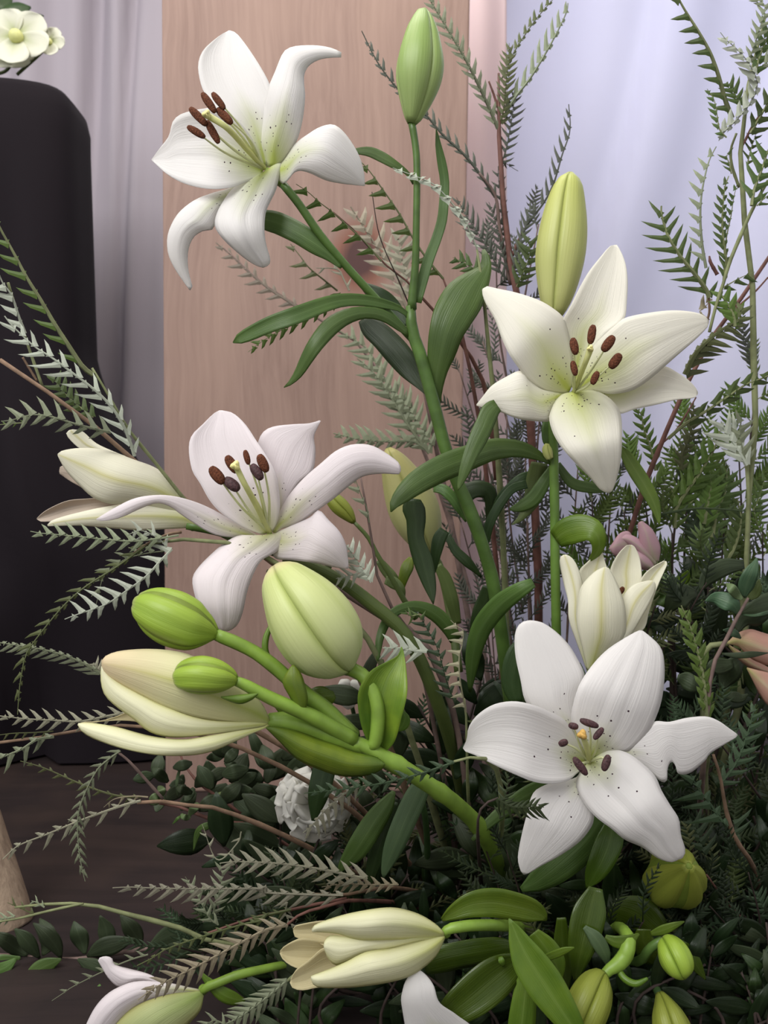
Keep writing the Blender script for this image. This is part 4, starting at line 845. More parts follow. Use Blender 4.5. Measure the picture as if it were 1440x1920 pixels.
# ------------------------------------------------------------------ grevillea, traced branch by branch
GRP = 'grevillea branches'
def ends(px, d): return (px, 960+CAMZ/d*F)
a = Z(0, 380, 4); b = Z(0, 920, 4); c = Z(0, 1380, 2.88); e = Z(400, 1400, 2.88)
branch('grevillea branch leaning out at the left edge, silver frond crossing the black cloth',
    [(a('0,1180,14 140,1280,14 320,1390,15 520,1560,16 700,1670,17 960,1900,18')+[(330, 925, 5), (450, 1010, 5), (640, 1200, 6), (860, 1737, 7)], [.62, .64, .66, .70, .80], 'wood_stem'),
     (a('60,600,9 140,850,9 220,1100,10 290,1300,11 320,1385,12'), [.61, .63, .635], 'green_stem'),
     (a('690,1240,8 800,1420,9 950,1680,11 1140,1920,13')+[(390, 985, 4), (470, 1030, 4)], [.61, .63, .66], 'green_stem'),
     (a('170,1160,8 230,1260,9 280,1340,9'), [.63, .635], 'wood_stem')],
    [(a('-60,60 0,190 110,390 200,560 300,720 410,910 520,1080 620,1230 700,1290'), [.57, .59, .61], 9, 42, 'l', 'lush', dict(rhw=5, w=5.2, ang=40, vee=.1, bare=.05)),
     (a('34,850 80,910 150,980 260,1080 400,1170 560,1290 680,1380 800,1490 890,1610 960,1750 1010,1900'), [.575, .59, .62], 10, 54, 'l60', 'silver', dict(rhw=3.4, w=4.4, ang=36, bare=.0, tipk=.5, vee=.05)),
     (a('-30,480 20,600 90,700 140,850 190,980'), [.60, .61, .62], 5, 40, 'l', 'silver', dict(rhw=3, w=5)),
     (a('10,1640 90,1630 250,1590 400,1610 600,1670 830,1725'), [.60, .60, .62], 7, 38, 'b80', 'sage', dict(rhw=2.6, w=4.6, tipk=.8)),
     (a('380,1280 460,1400 560,1500 700,1610'), [.66, .66, .66], 6, 30, 'b', 'green', dict(w=5)),
     (a('-60,1670 0,1665 120,1655 200,1650'), [.61, .61], 2, 10, 'b', 'lush', {})], GRP)
branch('grevillea branch fanning left under the half open flower, four fronds over the black cloth',
    [(b('1100,400,7 1200,360,10 1290,420,12 1360,370,14')+[(400, 1010, 4), (560, 1080, 5), (720, 1250, 6), (880, 1737, 7)], [.60, .62, .68, .80], 'green_stem'),
     (b('1000,470,6 1100,400,8 1250,330,10 1360,310,12'), [.60, .60, .61], 'wood_stem')],
    [(b('228,305 300,318 400,327 600,345 800,367 1000,378 1200,358 1340,335'), [.575, .585, .60], 9, 31, 'b', 'sage', dict(rhw=2.2, w=4.2, ang=44, bare=.1, tipk=.5)),
     (b('485,965 560,935 650,905 800,850 950,750 1100,640 1200,530 1290,440'), [.57, .58, .60], 9, 46, 'u45', 'silver', dict(rhw=2.4, w=4.6, ang=58, tipk=.55)),
     (b('132,1680 140,1560 155,1420 200,1220 320,1050 480,860 640,720 860,580 1000,480 1110,400'), [.575, .585, .60], 14, 30, 'l35', 'olive', dict(rhw=2.4, w=3.4, ang=30)),
     (b('720,860 740,780 770,660 830,590 950,510 1100,470 1250,450'), [.60, .60, .61], 8, 26, 'l', 'sage', dict(w=3.4, ang=40)),
     (b('960,330 1060,300 1190,360 1260,440'), [.59, .60], 3, 26, 'b', 'silver', {})], GRP)
branch('pale arching grevillea frond at the left edge above the splitting bud',
    [(b('700,1330,6 760,1370,8 900,1460,8')+[(400, 1330, 4), (640, 1480, 5), (860, 1737, 6)], [.60, .62, .68, .80], 'wood_stem')],
    [(b('-60,1120 0,1140 200,1170 400,1210 560,1265 700,1335 780,1390'), [.585, .59, .60], 12, 32, 'd25', 'sage', dict(rhw=2.4, w=3.6, ang=36, tipk=.6)),
     (b('700,1290 730,1330 760,1380'), [.60, .60], 3, 22, 'b', 'grey', {})], GRP)
branch('straw coloured grevillea branch at the left edge beside the splitting bud',
    [(b('-20,1892,10 300,1850,11 590,1800,12 900,1760,12')+[(420, 1390, 4), (660, 1520, 5), (880, 1737, 6)], [.60, .62, .66, .80], 'wood_stem')],
    [(b('-40,1685 0,1690 200,1712 400,1722 600,1730 800,1692 1000,1655'), [.59, .595, .61], 10, 26, 'b', 'grey', dict(rhw=2.4, w=3.6, ang=44)),
     (c('-60,150 0,120 60,95 120,70 200,20 290,5'), [.58, .585, .60], 4, 34, 'd40', 'sage', dict(w=4.5, rhw=3)),
     (b('-60,1840 100,1820 250,1815 400,1805'), [.60, .60], 6, 16, 'd', 'olive', {})], GRP)
branch('drooping grevillea branch crossing the dark floor at the lower left',
    [(c('740,360,8 800,340,10 960,370,10')+[(420, 1520, 4), (600, 1600, 5), (820, 1737, 6)], [.66, .68, .72, .80], 'wood_stem'),
     (c('640,90,6 700,140,7 800,250,8 880,340,8'), [.65, .66], 'grey_stem')],
    [(c('460,785 440,700 425,600 420,450 450,330 520,190 580,130 650,80'), [.635, .64, .65], 13, 24, 'b', 'sage', dict(rhw=2.2, w=2.8, ang=34, tipk=.6)),
     (c('15,665 100,592 250,532 400,470 560,410 680,370 760,350'), [.64, .65, .66], 7, 34, 'd45', 'grey', dict(rhw=2.6, w=3.6, ang=40, tipk=.5)),
     (c('110,135 200,160 280,190 440,260 620,320 760,330'), [.68, .68, .67], 8, 18, 'd40', 'olive', dict(rhw=2.2, w=2.6)),
     (c('560,385 620,340 720,325 800,330'), [.665, .665], 3, 16, 'd', 'tan', {})], GRP)
branch('thin green twig lying across the dark floor at the lower left edge',
    [(c('80,925,5 170,912,7 450,905,9 600,940,11 800,990,12 950,1028,13')+[(420, 1770, 4), (600, 1775, 4), (700, 1785, 5)], [.66, .67, .69, .76], 'green_stem'),
     (c('-20,1005,5 100,985,6 200,960,7 330,930,7 450,905,6'), [.66, .66], 'green_stem')],
    [(c('-40,960 0,985 80,975'), [.66, .66], 3, 20, 'b', 'sage', {}), (c('170,890 200,900 240,925'), [.66, .66], 2, 14, 'b', 'sage', {}), (c('40,900 100,925 180,960'), [.66, .66], 3, 18, 'u', 'olive', {})], GRP)
branch('pale grevillea fronds pointing left beneath the carnation',
    [(e('540,795,5 700,800,8 860,770,9 960,760,10')+[(800, 1680, 5), (850, 1737, 6)], [.60, .63, .70, .80], 'wood_stem'),
     (e('-40,1010,5 200,930,7 400,885,8 560,850,8 720,820,9'), [.61, .62], 'red_stem')],
    [(e('34,630 100,622 200,622 400,635 600,665 760,700 830,712'), [.585, .59, .61], 10, 42, 'b', 'grey', dict(rhw=2.6, w=4.8, ang=40, tipk=.4)),
     (c('608,820 700,816 800,820 1000,825 1200,825 1440,825')+e('250,785 500,798 700,802'), [.58, .585, .60], 17, 44, 'd35', 'grey', dict(rhw=2.6, w=4.4, ang=38, tipk=.35)),
     (e('585,758 700,742 850,745 1000,745'), [.61, .62], 8, 22, 'b', 'tan', dict(w=3.4)),
     (e('-60,420 20,610 130,520 150,460'), [.64, .64], 3, 18, 'b', 'grey', {}),
     (e('430,985 420,960 390,900 400,840'), [.61, .61], 3, 20, 'b', 'grey', {})], GRP)
branch('tan grevillea fronds sweeping down to the half closed flower at the bottom left',
    [(e('400,960,6 480,900,8 620,860,9 760,830,9')+[(780, 1700, 5), (830, 1747, 6)], [.58, .60, .68, .80], 'red_stem')],
    [(c('745,1425 820,1370 900,1325 1050,1250 1200,1170 1330,1100 1440,1045')+e('400,965'), [.555, .565, .585], 13, 40, 'b', 'tan', dict(rhw=2.8, w=4.6, ang=42, tipk=.35)),
     (c('740,1240 830,1195 900,1150 1100,1080 1300,1020 1440,990')+e('200,930 420,880'), [.60, .60, .61], 16, 18, 'd60', 'olive', dict(rhw=2.4, w=2.8)),
     (c('280,1430 340,1390 400,1350 560,1270 700,1210 800,1180'), [.62, .62, .62], 7, 18, 'u', 'sage', dict(w=2.6)),
     (c('1000,760 1060,850 1130,980 1180,1020'), [.64, .64], 5, 26, 'b', 'sage', {}),
     (c('1190,690 1200,760 1180,860 1150,960'), [.65, .65], 5, 28, 'b', 'sage', {})], GRP)
branch('pale grevillea frond at the bottom edge below the opening cream flower',
    [(e('400,1265,7 440,1230,8 520,1180,8')+[(640, 1800, 4), (760, 1805, 5)], [.56, .58, .66, .74], 'green_stem')],
    [(e('70,1495 140,1462 200,1420 300,1345 400,1262'), [.545, .55, .56], 9, 34, 'b', 'sage', dict(rhw=2.6, w=4.4, ang=42)),
     (e('-80,1530 0,1480 60,1500 100,1540'), [.55, .55], 4, 22, 'b', 'sage', {})], GRP)
branch('dark green grevillea frond in front of the carnation, beside the lily stem',
    [(e('1300,80,6 1400,60,8')+[(930, 1440, 5), (940, 1560, 5), (900, 1737, 6)], [.56, .60, .68, .80], 'green_stem')],
    [(e('490,252 600,240 700,230 900,200 1100,152 1300,85'), [.535, .54, .555], 12, 27, 'b80', 'blue', dict(rhw=2.2, w=4, ang=46, bare=.0)),
     (e('485,465 540,420 600,350 700,262 790,190'), [.60, .60, .60], 8, 34, 'd20', 'grey', dict(rhw=2, w=3.6, ang=52))], GRP)
v = Z(850, 1000, 2.618)
branch('small dark grevillea tip lying over a petal of the low bloom',
    [(v('220,1300,5 170,1320,6 120,1420,7')+[(905, 1700, 5), (900, 1737, 5)], [.55, .57, .70, .80], 'dark_stem')],
    [(v('445,1345 400,1342 340,1345 280,1340 215,1300'), [.54, .545, .55], 8, 34, 'd60', 'dark', dict(rhw=2, w=3.2, ang=44, tipk=.8)),
     (v('270,1180 265,1240 250,1310 225,1400'), [.56, .56], 6, 22, 'b', 'dark', {})], GRP)
q = Z(640, 860, 4)
branch('thin curled grevillea frond with pale teeth standing before the dark middle',
    [(q('920,1800,8 935,1920,9 940,2100,10')+[(878, 1500, 3), (890, 1737, 4)], [.60, .62, .70, .80], 'green_stem')],
    [(q('820,1212 870,1260 915,1290 905,1400 885,1480 885,1600 900,1720 935,1900'), [.575, .58, .585, .60], 9, 25, 'l', 'straw', dict(rhw=2., w=3.6, ang=72, ang1=100, tipk=.8)),
     (q('530,1115 600,1200 650,1290 720,1420 760,1560 800,1700 850,1830'), [.63, .64, .65], 9, 34, 'l50', 'blue', dict(w=4, ang=50)),
     (q('480,1140 520,1180 580,1170 600,1210'), [.62, .63], 3, 18, 'b', 'green', {})], GRP)
branch('silver grevillea tips and woody twig behind the largest pale bud',
    [(q('130,60,6 160,240,7 200,420,9 240,700,10 260,850,11 330,1000,13 420,1200,14 560,1400,15')+[(840, 1500, 5), (870, 1737, 6)], [.66, .67, .68, .72, .80], 'grey_stem'),
     (q('-100,920,22 20,1000,26 200,1120,28 400,1240,28 640,1400,28')+[(860, 1380, 6), (900, 1737, 7)], [.68, .68, .70, .80], 'grey_stem')],
    [(q('30,640 100,740 160,830 220,930'), [.61, .62, .62], 5, 30, 'b', 'silver', dict(w=4.5)),
     (q('310,1420 420,1420 520,1435 640,1450'), [.63, .63], 4, 38, 'b', 'silver', dict(w=5, rhw=3)),
     (q('90,110 140,250 190,370 210,480'), [.655, .66], 4, 26, 'l', 'sage', dict(w=4)),
     (q('-40,900 60,880 150,850 200,880'), [.62, .62], 4, 26, 'b', 'silver', {})], GRP)
# the stand of branches behind the top bud
t = Z(660, 0, 3.273)
branch('tall grevillea branch rising against the curtain between the bud and the right bloom',
    [(t('900,450,6 890,560,9 893,680,12 903,850,14 910,1000,15 925,1200,16 955,1450,18 985,1700,20')+[(985, 640, 7), (1000, 900, 8), (1010, 1200, 8), (985, 1678, 9)], [.80, .80, .80, .82, .84, .87], 'red_stem'),
     (t('840,500,5 870,580,7 895,660,8'), [.80, .80], 'red_stem'),
     (t('780,1060,6 880,1200,9 905,1400,10 945,1600,12 975,1750,13'), [.79, .80, .81], 'grey_stem'),
     (t('1090,1350,6 1020,1480,9 985,1570,10'), [.80, .80], 'red_stem')],
    [(t('440,-100 480,0 600,200 700,370 780,530 850,680 895,790'), [.76, .77, .80], 13, 30, 'u90', 'sage', dict(rhw=3.4, w=4, ang=36)),
     (t('1300,-90 1230,0 1120,130 1000,310 950,420 920,480'), [.80, .80, .80], 12, 18, 'l30', 'olive', dict(w=3.2, ang=38)),
     (t('965,265 960,380 945,520 935,640 915,760'), [.79, .79, .80], 11, 25, 'b', 'olive', dict(w=3.2, ang=44)),
     (t('1325,20 1310,90 1220,270 1100,470 1000,600 930,720'), [.78, .79, .80], 9, 40, 'l20', 'sage', dict(rhw=3, w=4, ang=30)),
     (t('60,190 150,370 250,510 340,600 450,700 560,830 680,940 780,1060 880,1210'), [.78, .79, .80], 17, 27, 'u50', 'shade', dict(rhw=3, w=3.2, ang=34)),
     (t('1330,640 1338,800 1290,950 1240,1120 1180,1240 1090,1360 1020,1480'), [.79, .79, .80], 12, 32, 'l', 'shade', dict(rhw=2.6, w=3, ang=32)),
     (t('1000,560 985,700 950,900 915,1010'), [.80, .80], 9, 26, 'r80', 'shade', dict(w=2.6)),
     (t('1020,1050 905,1000 910,1200 930,1400 970,1640'), [.81, .81], 10, 16, 'b', 'shade', dict(w=2.2)),
     (t('840,1240 880,1360 910,1500 960,1660'), [.80, .80], 8, 26, 'b', 'shade', dict(w=2.6, ang=34)),
     (t('640,1210 700,1320 780,1440 850,1560 930,1700'), [.82, .82], 10, 32, 'b', 'shade', dict(w=3, ang=36)),
     (t('1110,1250 1060,1400 1030,1500 990,1640'), [.79, .79], 8, 24, 'b', 'shade', dict(w=2.6, ang=36)),
     (t('1080,1450 1090,1560 1060,1650 1010,1760'), [.77, .78], 6, 34, 'b', 'green', dict(w=4.5))], GRP)
m = Z(420, 360, 4)
branch('silver edged grevillea frond arching past the bud stalk beside the board',
    [(t('765,1520,5 800,1600,7 830,1720,8')+[(905, 540, 3), (930, 800, 5), (950, 1200, 6), (950, 1678, 7)], [.68, .70, .76, .80, .87], 'green_stem')],
    [(t('250,1030 380,1078 500,1130 600,1232 690,1350 770,1530'), [.655, .66, .68], 8, 24, 'd20', 'silver', dict(rhw=2, w=5, ang=20)),
     (t('620,1580 700,1620 760,1660 800,1720'), [.70, .70], 4, 26, 'b', 'green', dict(w=4.5))], GRP)
branch('green grevillea fronds behind the stalk of the bloom in front of the board',
    [(t('560,1710,5 620,1800,6')+[(860, 600, 3), (900, 800, 4), (940, 1200, 5), (930, 1678, 6)], [.72, .74, .78, .82, .87], 'red_stem'),
     (m('820,150,5 1000,310,6 1180,520,7 1400,700,8')+[(900, 700, 4), (930, 900, 4)], [.70, .71, .74, .76], 'red_stem'),
     (m('1110,0,3 1150,260,4 1200,420,4 1300,640,5 1390,850,6'), [.70, .70, .71], 'dark_stem')],
    [(t('40,980 100,1040 180,1150 290,1310 380,1470 470,1600 560,1710'), [.69, .70, .72], 9, 34, 'l', 'lush', dict(rhw=2.6, w=5.5, ang=58, ang1=62)),
     (m('540,-60 630,0 720,80 800,140 900,230 1000,320 1080,400 1180,520'), [.68, .69, .70], 6, 34, 'l', 'lush', dict(rhw=1.8, w=5.2, ang=56, ang1=62, tipk=.8)),
     (m('180,1200 300,1110 440,1030 600,960 740,880 880,770'), [.69, .69], 9, 22, 'b', 'lush', dict(w=4, ang=40))], GRP)
branch('pale blurred grevillea fronds close to the board, behind the tall stalk',
    [(m('1280,640,6 1380,900,8 1460,1300,9')+[(830, 900, 5), (900, 1300, 6), (920, 1650, 6)], [.95, .95, .95, .95], 'grey_stem'),
     (m('0,420,6 200,620,8 500,830,9 800,1000,9 1080,1200,10 1280,1520,11 1440,1800,12')+[(850, 1000, 4), (920, 1300, 5), (920, 1600, 5)], [1., 1., .98, .95], 'grey_stem')],
    [(m('950,110 1060,280 1180,470 1280,640 1380,900'), [.94, .95, .95], 8, 42, 'b', 'hazy', dict(rhw=3.5, w=6)),
     (m('-60,380 60,480 150,570 330,720 500,830 620,920'), [1., 1., 1.], 9, 26, 'd60', 'hazy', dict(rhw=3, w=4)),
     (m('500,390 570,480 640,570 750,660 850,740'), [.9, .9, .92], 4, 30, 'l', 'olive', dict(rhw=2, w=4, ang=60)),
     (m('690,570 850,580 900,660 940,740'), [.88, .88, .88], 2, 20, 'b', 'grey', dict(rhw=2)),
     (m('860,1040 980,1110 1090,1200 1200,1400 1300,1580 1400,1750'), [.95, .95, .95], 10, 36, 'b', 'sage', dict(rhw=3, w=4.5)),
     (m('1300,300 1330,480 1370,640 1390,800'), [.9, .9, .9], 6, 40, 'b', 'grey', dict(w=5)),
     (Z(680, 560, 4)('-40,450 0,480 120,600 250,800 350,960 500,1160'), [.92, .92, .92], 9, 40, 'b', 'sage', dict(rhw=3.5, w=5)),
     (Z(680, 560, 4)('-220,1010 0,1060 200,1072 380,1070 480,1130'), [.92, .92, .92], 9, 34, 'u60', 'sage', dict(rhw=3, w=5)),
     (Z(680, 560, 4)('180,640 330,800 430,950 520,1100'), [.92, .92, .92], 8, 34, 'b', 'sage', dict(w=4.5))], GRP)
# ---- right hand side
r = Z(1180, 0, 3.838); k = Z(1080, 360, 4); j = Z(1080, 720, 4)
branch('tall grevillea branch at the right edge with a smooth pale green stem',
    [(r('975,130,8 920,280,10 870,480,11 840,780,13 803,1040,16 800,1250,17 820,1450,19 850,1920,20')+k('1310,600,20 1335,850,21 1325,1100,21 1340,1350,21 1345,1700,21')+j('1345,400,20 1300,800,19 1280,1250,19')+[(1390, 1300, 6), (1330, 1500, 7), (1240, 1669, 8)], [.70, .70, .71, .72, .76, .89], 'green_stem'),
     (r('990,760,6 890,900,8 830,1020,9 803,1060,9'), [.69, .70], 'red_stem'),
     (r('770,960,8 730,1080,9 740,1200,10 790,1350,11'), [.70, .71], 'green_stem'),
     (r('998,1300,10 930,1420,12 860,1560,13 790,1720,13 720,1890,14')+k('1100,700,12 1050,850,12 1000,1050,12'), [.69, .69, .69], 'green_stem')],
    [(r('330,-60 370,20 410,90 480,200 545,310 590,400 640,540 690,720 740,850'), [.67, .68, .70], 9, 32, 'l', 'green', dict(rhw=4.6, w=5.5, ang=56, ang1=66, tipk=.8)),
     (r('560,640 610,720 630,820 650,930 700,990'), [.68, .68], 7, 17, 'l', 'green', dict(w=3.6)),
     (r('655,232 700,290 760,340 850,440 912,560 915,640 870,740 790,840 700,930 640,990'), [.66, .665, .68, .69], 11, 30, 'l30', 'silver', dict(rhw=2., w=6, ang=44)),
     (r('700,590 750,660 800,760'), [.69, .69], 4, 28, 'b', 'green', dict(w=4)),
     (r('625,1055 590,1120 560,1200 522,1380 510,1550 522,1750 552,1930'), [.68, .68, .69], 9, 29, 'l', 'sage', dict(rhw=3., w=4.6, ang=42, ang1=50)),
     (r('715,1268 690,1340 680,1400 668,1600 680,1750 700,1900')+k('1120,560 1110,660'), [.69, .69, .70], 11, 24, 'l40', 'green', dict(rhw=3, w=4, ang=44)),
     (r('775,1320 750,1430 730,1560 700,1700 690,1800'), [.70, .70], 8, 16, 'l', 'green', dict(w=3.4)),
     (r('740,1110 700,1120 720,1180 735,1250'), [.69, .69], 4, 20, 'l', 'green', {}),
     (r('870,-20 960,20 975,80 940,200 900,330 860,440'), [.68, .68, .69], 8, 24, 'b', 'sage', dict(w=3.6)),
     (r('1080,150 1000,260 940,400 905,520'), [.69, .69], 5, 36, 'b', 'green', dict(w=5.5, rhw=3)),
     (r('1080,640 1000,740 930,860 870,960'), [.68, .69], 4, 38, 'b70', 'green', dict(w=5.5, rhw=3)),
     (r('1060,980 1000,1080 960,1200 900,1360 880,1480'), [.68, .68], 5, 40, 'b', 'green', dict(w=5.5, rhw=3.4)),
     (r('1060,1380 980,1420 920,1480'), [.68, .68], 2, 24, 'b', 'green', {}),
     (r('920,940 880,1060 850,1180'), [.70, .70], 4, 20, 'b', 'green', {}),
     (r('1080,360 1010,430 960,470'), [.68, .68], 3, 28, 'b', 'sage', {})], GRP)
branch('grevillea branch with crossed green fronds in front of the bright curtain beside the right bloom',
    [(k('1460,470,12 1310,680,14 1200,860,16 1100,980,16 980,1150,16 880,1340,17 740,1640,18')+j('640,450,18 545,680,18 460,900,18 400,1120,18 280,1340,18')+[(1130, 1200, 5), (1120, 1400, 6), (1130, 1669, 7)], [.74, .73, .73, .76, .80, .89], 'red_stem'),
     (k('990,760,8 1000,900,9 960,1020,9'), [.70, .71], 'wood_stem'),
     (k('1440,640,6 1350,740,7 1260,820,8 1190,880,8'), [.73, .73], 'red_stem'),
     (k('900,1540,5 820,1680,7 740,1800,8 650,1880,8'), [.74, .74], 'red_stem'),
     (k('1060,620,14 1010,530,12 1000,480,6'), [.72, .72], 'red_stem')],
    [(k('640,105 640,160 660,240 690,330 780,480 870,590 960,710 1000,790'), [.69, .69, .70], 8, 54, 'l75', 'green', dict(rhw=4.6, w=4.6, ang=46, ang1=50, tipk=.55)),
     (k('1020,800 960,870 930,900 1000,960'), [.71, .71], 3, 26, 'l', 'tan', dict(w=4.6)),
     (k('1200,980 1130,1010 1020,1090 900,1210 820,1370'), [.69, .69, .70], 7, 46, 'd20', 'olive', dict(rhw=6, w=6, ang=40, ang1=60)),
     (k('1080,760 1130,830 1180,930 1190,1010'), [.69, .69], 4, 34, 'b', 'lush', dict(w=6, rhw=4)),
     (k('1250,850 1230,940 1190,1010'), [.69, .69], 3, 26, 'b', 'olive', dict(w=5)),
     (k('1480,1360 1390,1400 1280,1440 1100,1560 950,1660 820,1740 690,1850'), [.67, .68, .70], 5, 34, 'b', 'green', dict(rhw=3.6, w=6, ang=24, bare=.2)),
     (j('440,180 490,230 510,340 560,480 600,650'), [.74, .74], 8, 22, 'b', 'lush', dict(rhw=3, w=4)),
     (k('1250,970 1260,1080 1290,1180 1310,1310'), [.76, .76], 7, 24, 'b', 'shade', dict(w=3.4)),
     (k('1340,600 1240,640 1150,690 1100,720'), [.70, .70], 3, 26, 'd', 'green', dict(w=4))], GRP)
branch('grevillea branch with silver backed and bright green fronds beside the pale stem at the right',
    [(j('1280,600,12 1290,700,14 1295,860,14')+[(1395, 1100, 5), (1360, 1350, 6), (1300, 1665, 6)], [.71, .73, .80, .89], 'green_stem'),
     (j('760,920,8 740,1100,9 720,1300,10')+[(1260, 1200, 4), (1260, 1400, 5), (1260, 1665, 5)], [.76, .78, .80, .89], 'dark_stem')],
    [(j('1090,280 1120,360 1200,470 1280,610'), [.70, .70], 4, 50, 'b', 'silver', dict(rhw=4, w=6, ang=38)),
     (j('1240,250 1230,400 1270,600'), [.70, .70], 4, 38, 'b', 'sage', dict(rhw=3, w=5)),
     (j('1080,350 1040,480 960,620 880,740 800,850 740,960'), [.74, .75, .76], 7, 40, 'b', 'lush', dict(rhw=4, w=6.5, ang=40)),
     (j('900,460 890,600 860,740 800,880'), [.76, .76], 6, 36, 'b', 'lush', dict(rhw=4, w=6)),
     (j('1000,640 1010,760 990,880 960,1050'), [.76, .76], 7, 36, 'b', 'lush', dict(rhw=4, w=6)),
     (j('1130,640 1120,800 1060,950 1020,1150'), [.77, .77], 8, 40, 'b', 'green', dict(rhw=4, w=6)),
     (j('1210,860 1235,1000 1220,1120 1180,1240 1120,1340'), [.77, .77], 8, 34, 'l50', 'green', dict(rhw=4, w=5)),
     (j('700,760 740,860 750,960 740,1080'), [.76, .76], 5, 30, 'b', 'lush', dict(rhw=4, w=5)),
     (j('880,130 880,260 850,400 800,520 790,640'), [.75, .75], 9, 22, 'b', 'olive', dict(rhw=3, w=4)),
     (j('960,340 880,430 830,540 790,660 770,780'), [.77, .77], 8, 20, 'b', 'dark', dict(w=3.4)),
     (j('850,930 880,1060 920,1180 900,1300'), [.77, .77], 6, 32, 'b', 'blue', dict(w=5)),
     (j('1420,700 1370,860 1330,950'), [.73, .73], 4, 30, 'b', 'green', {}),
     (j('1440,950 1300,955 1100,940 880,935 640,975'), [.72, .73, .74], 7, 20, 'd60', 'dark', dict(rhw=2.6, w=3)),
     (j('1390,1040 1360,1140 1310,1240'), [.8, .8], 6, 12, 'b', 'shade', {})], GRP)
p = Z(1140, 900, 3.84); h = Z(1080, 1280, 4)
branch('light green grevillea frond standing upright beside the low bloom at the right',
    [(p('715,1690,9 715,1800,10')+[(1328, 1420, 4), (1300, 1560, 5), (1260, 1677, 6)], [.63, .68, .76, .88], 'green_stem')],
    [(p('528,905 560,980 600,1080 650,1250 690,1450 712,1700'), [.62, .625, .63], 9, 27, 'b', 'lush', dict(rhw=3.6, w=6.5, ang=38))], GRP)
branch('grevillea branch with narrow leaflets hanging in the shade under the torn petal',
    [(h('1030,540,9 1080,700,12 1110,880,14 1140,1020,16 1200,1180,18 1310,1340,18')+[(1420, 1660, 5), (1380, 1720, 5)], [.62, .63, .66, .80], 'wood_stem'),
     (h('980,1440,6 1080,1580,9 1200,1720,10 1320,1850,11 1440,1930,12')+[(1460, 1790, 4)], [.64, .66, .68], 'red_stem')],
    [(h('860,690 920,800 1000,900 1060,990 1130,1080'), [.63, .63], 4, 56, 'l30', 'blue', dict(rhw=3, w=6, ang=50, ang1=62)),
     (h('1345,160 1310,300 1280,400 1220,560 1160,660 1080,760'), [.64, .64], 7, 38, 'b80', 'blue', dict(rhw=3, w=5, ang=44)),
     (h('850,1020 900,1100 930,1180 960,1280'), [.66, .66], 4, 46, 'b', 'blue', dict(w=5, ang=50)),
     (h('1180,1000 1190,1080 1160,1150 1220,1200'), [.66, .66], 3, 44, 'r', 'blue', dict(w=5)),
     (h('1190,1290 1185,1400 1180,1520 1165,1640'), [.68, .68], 8, 30, 'b', 'green', dict(w=3.4, ang=56)),
     (h('880,1680 940,1730 1030,1800 1240,1820'), [.66, .66], 5, 24, 'b', 'blue', {}),
     (h('700,1640 800,1700 900,1780 1010,1800'), [.68, .68], 6, 26, 'b', 'dark', {}),
     (h('1340,1560 1400,1680 1460,1780'), [.68, .68], 5, 30, 'b', 'blue', {})], GRP)
def broadleaf(label, stems, leaves, name='leafy_twig', mat='shrub_leaf', group=None, sm='grey_stem', cup=.5, n=14):
    pp = stems[0][0][-1]; o = thing(name, un(pp[0], pp[1], stems[0][1][-1]), label, 'twig', group)
    for s in stems: tube('stem', o, s[0], s[1], M[sm], n=14, ns=7, node=5)
    for l in leaves:
        leaf(o, l[0], l[1], [0, rnd.uniform(-.9, .1), rnd.uniform(-1.4, .2), rnd.uniform(-1.2, .6)], M[l[2] if len(l) > 2 else mat], cup=cup, n=n, nv=7, ridge=.05)
    return o
broadleaf('leafy shrub twig with oval green leaves at the right edge above the salmon flower',
    [(p('1010,850,8 960,940,12 900,1040,14 850,1150,15 800,1260,15 740,1390,15')+[(1320, 1420, 5), (1300, 1669, 6)], [.63, .63, .66, .88])],
    [(p('940,975,6 900,900,56 840,870,62 770,850,42 700,870,3'), .632), (p('985,850,6 990,770,56 1030,670,54 1060,600,24 1068,560,3'), .63), (p('970,860,6 930,830,30 890,780,34 850,745,4'), .625, 'twig_leaf_light'), (p('1015,860,6 1050,820,40 1075,770,36 1090,715,4'), .635, 'leaf_olive'),
     (p('960,960,6 1080,920,70 1200,880,80 1300,850,30'), .65, 'twig_leaf'), (p('970,970,4 1060,975,10 1160,950,12 1240,935,3'), .63), (p('930,1100,6 980,1000,60 1060,960,90 1170,900,60'), .66, 'twig_leaf'), (p('955,1140,6 920,1110,26 880,1090,28 830,1080,4'), .645), (p('820,1250,6 920,1262,20 1040,1255,22 1150,1245,3'), .65, 'twig_leaf'),
     (p('660,800,8 720,700,60 830,630,66 980,610,30'), .70, 'twig_leaf'), (p('430,960,10 470,880,70 540,830,90 640,815,20'), .70, 'twig_leaf'), (p('420,920,6 400,880,40 370,850,44 345,810,10'), .70, 'leaf'), (p('500,760,6 540,720,40 565,680,30 570,650,4'), .71, 'leaf_lime'), (p('470,760,6 440,740,30 415,700,26 410,670,4'), .71, 'twig_leaf_light'),
     (p('680,1500,8 620,1480,50 560,1440,60 500,1420,20'), .66, 'twig_leaf'), (p('700,1400,8 760,1340,50 820,1340,60 900,1320,30'), .68, 'twig_leaf'), (p('840,1560,8 900,1560,40 960,1570,30 1010,1540,4'), .68, 'twig_leaf'), (p('1000,1300,8 930,1320,60 870,1400,80 820,1500,20'), .69, 'twig_leaf')])
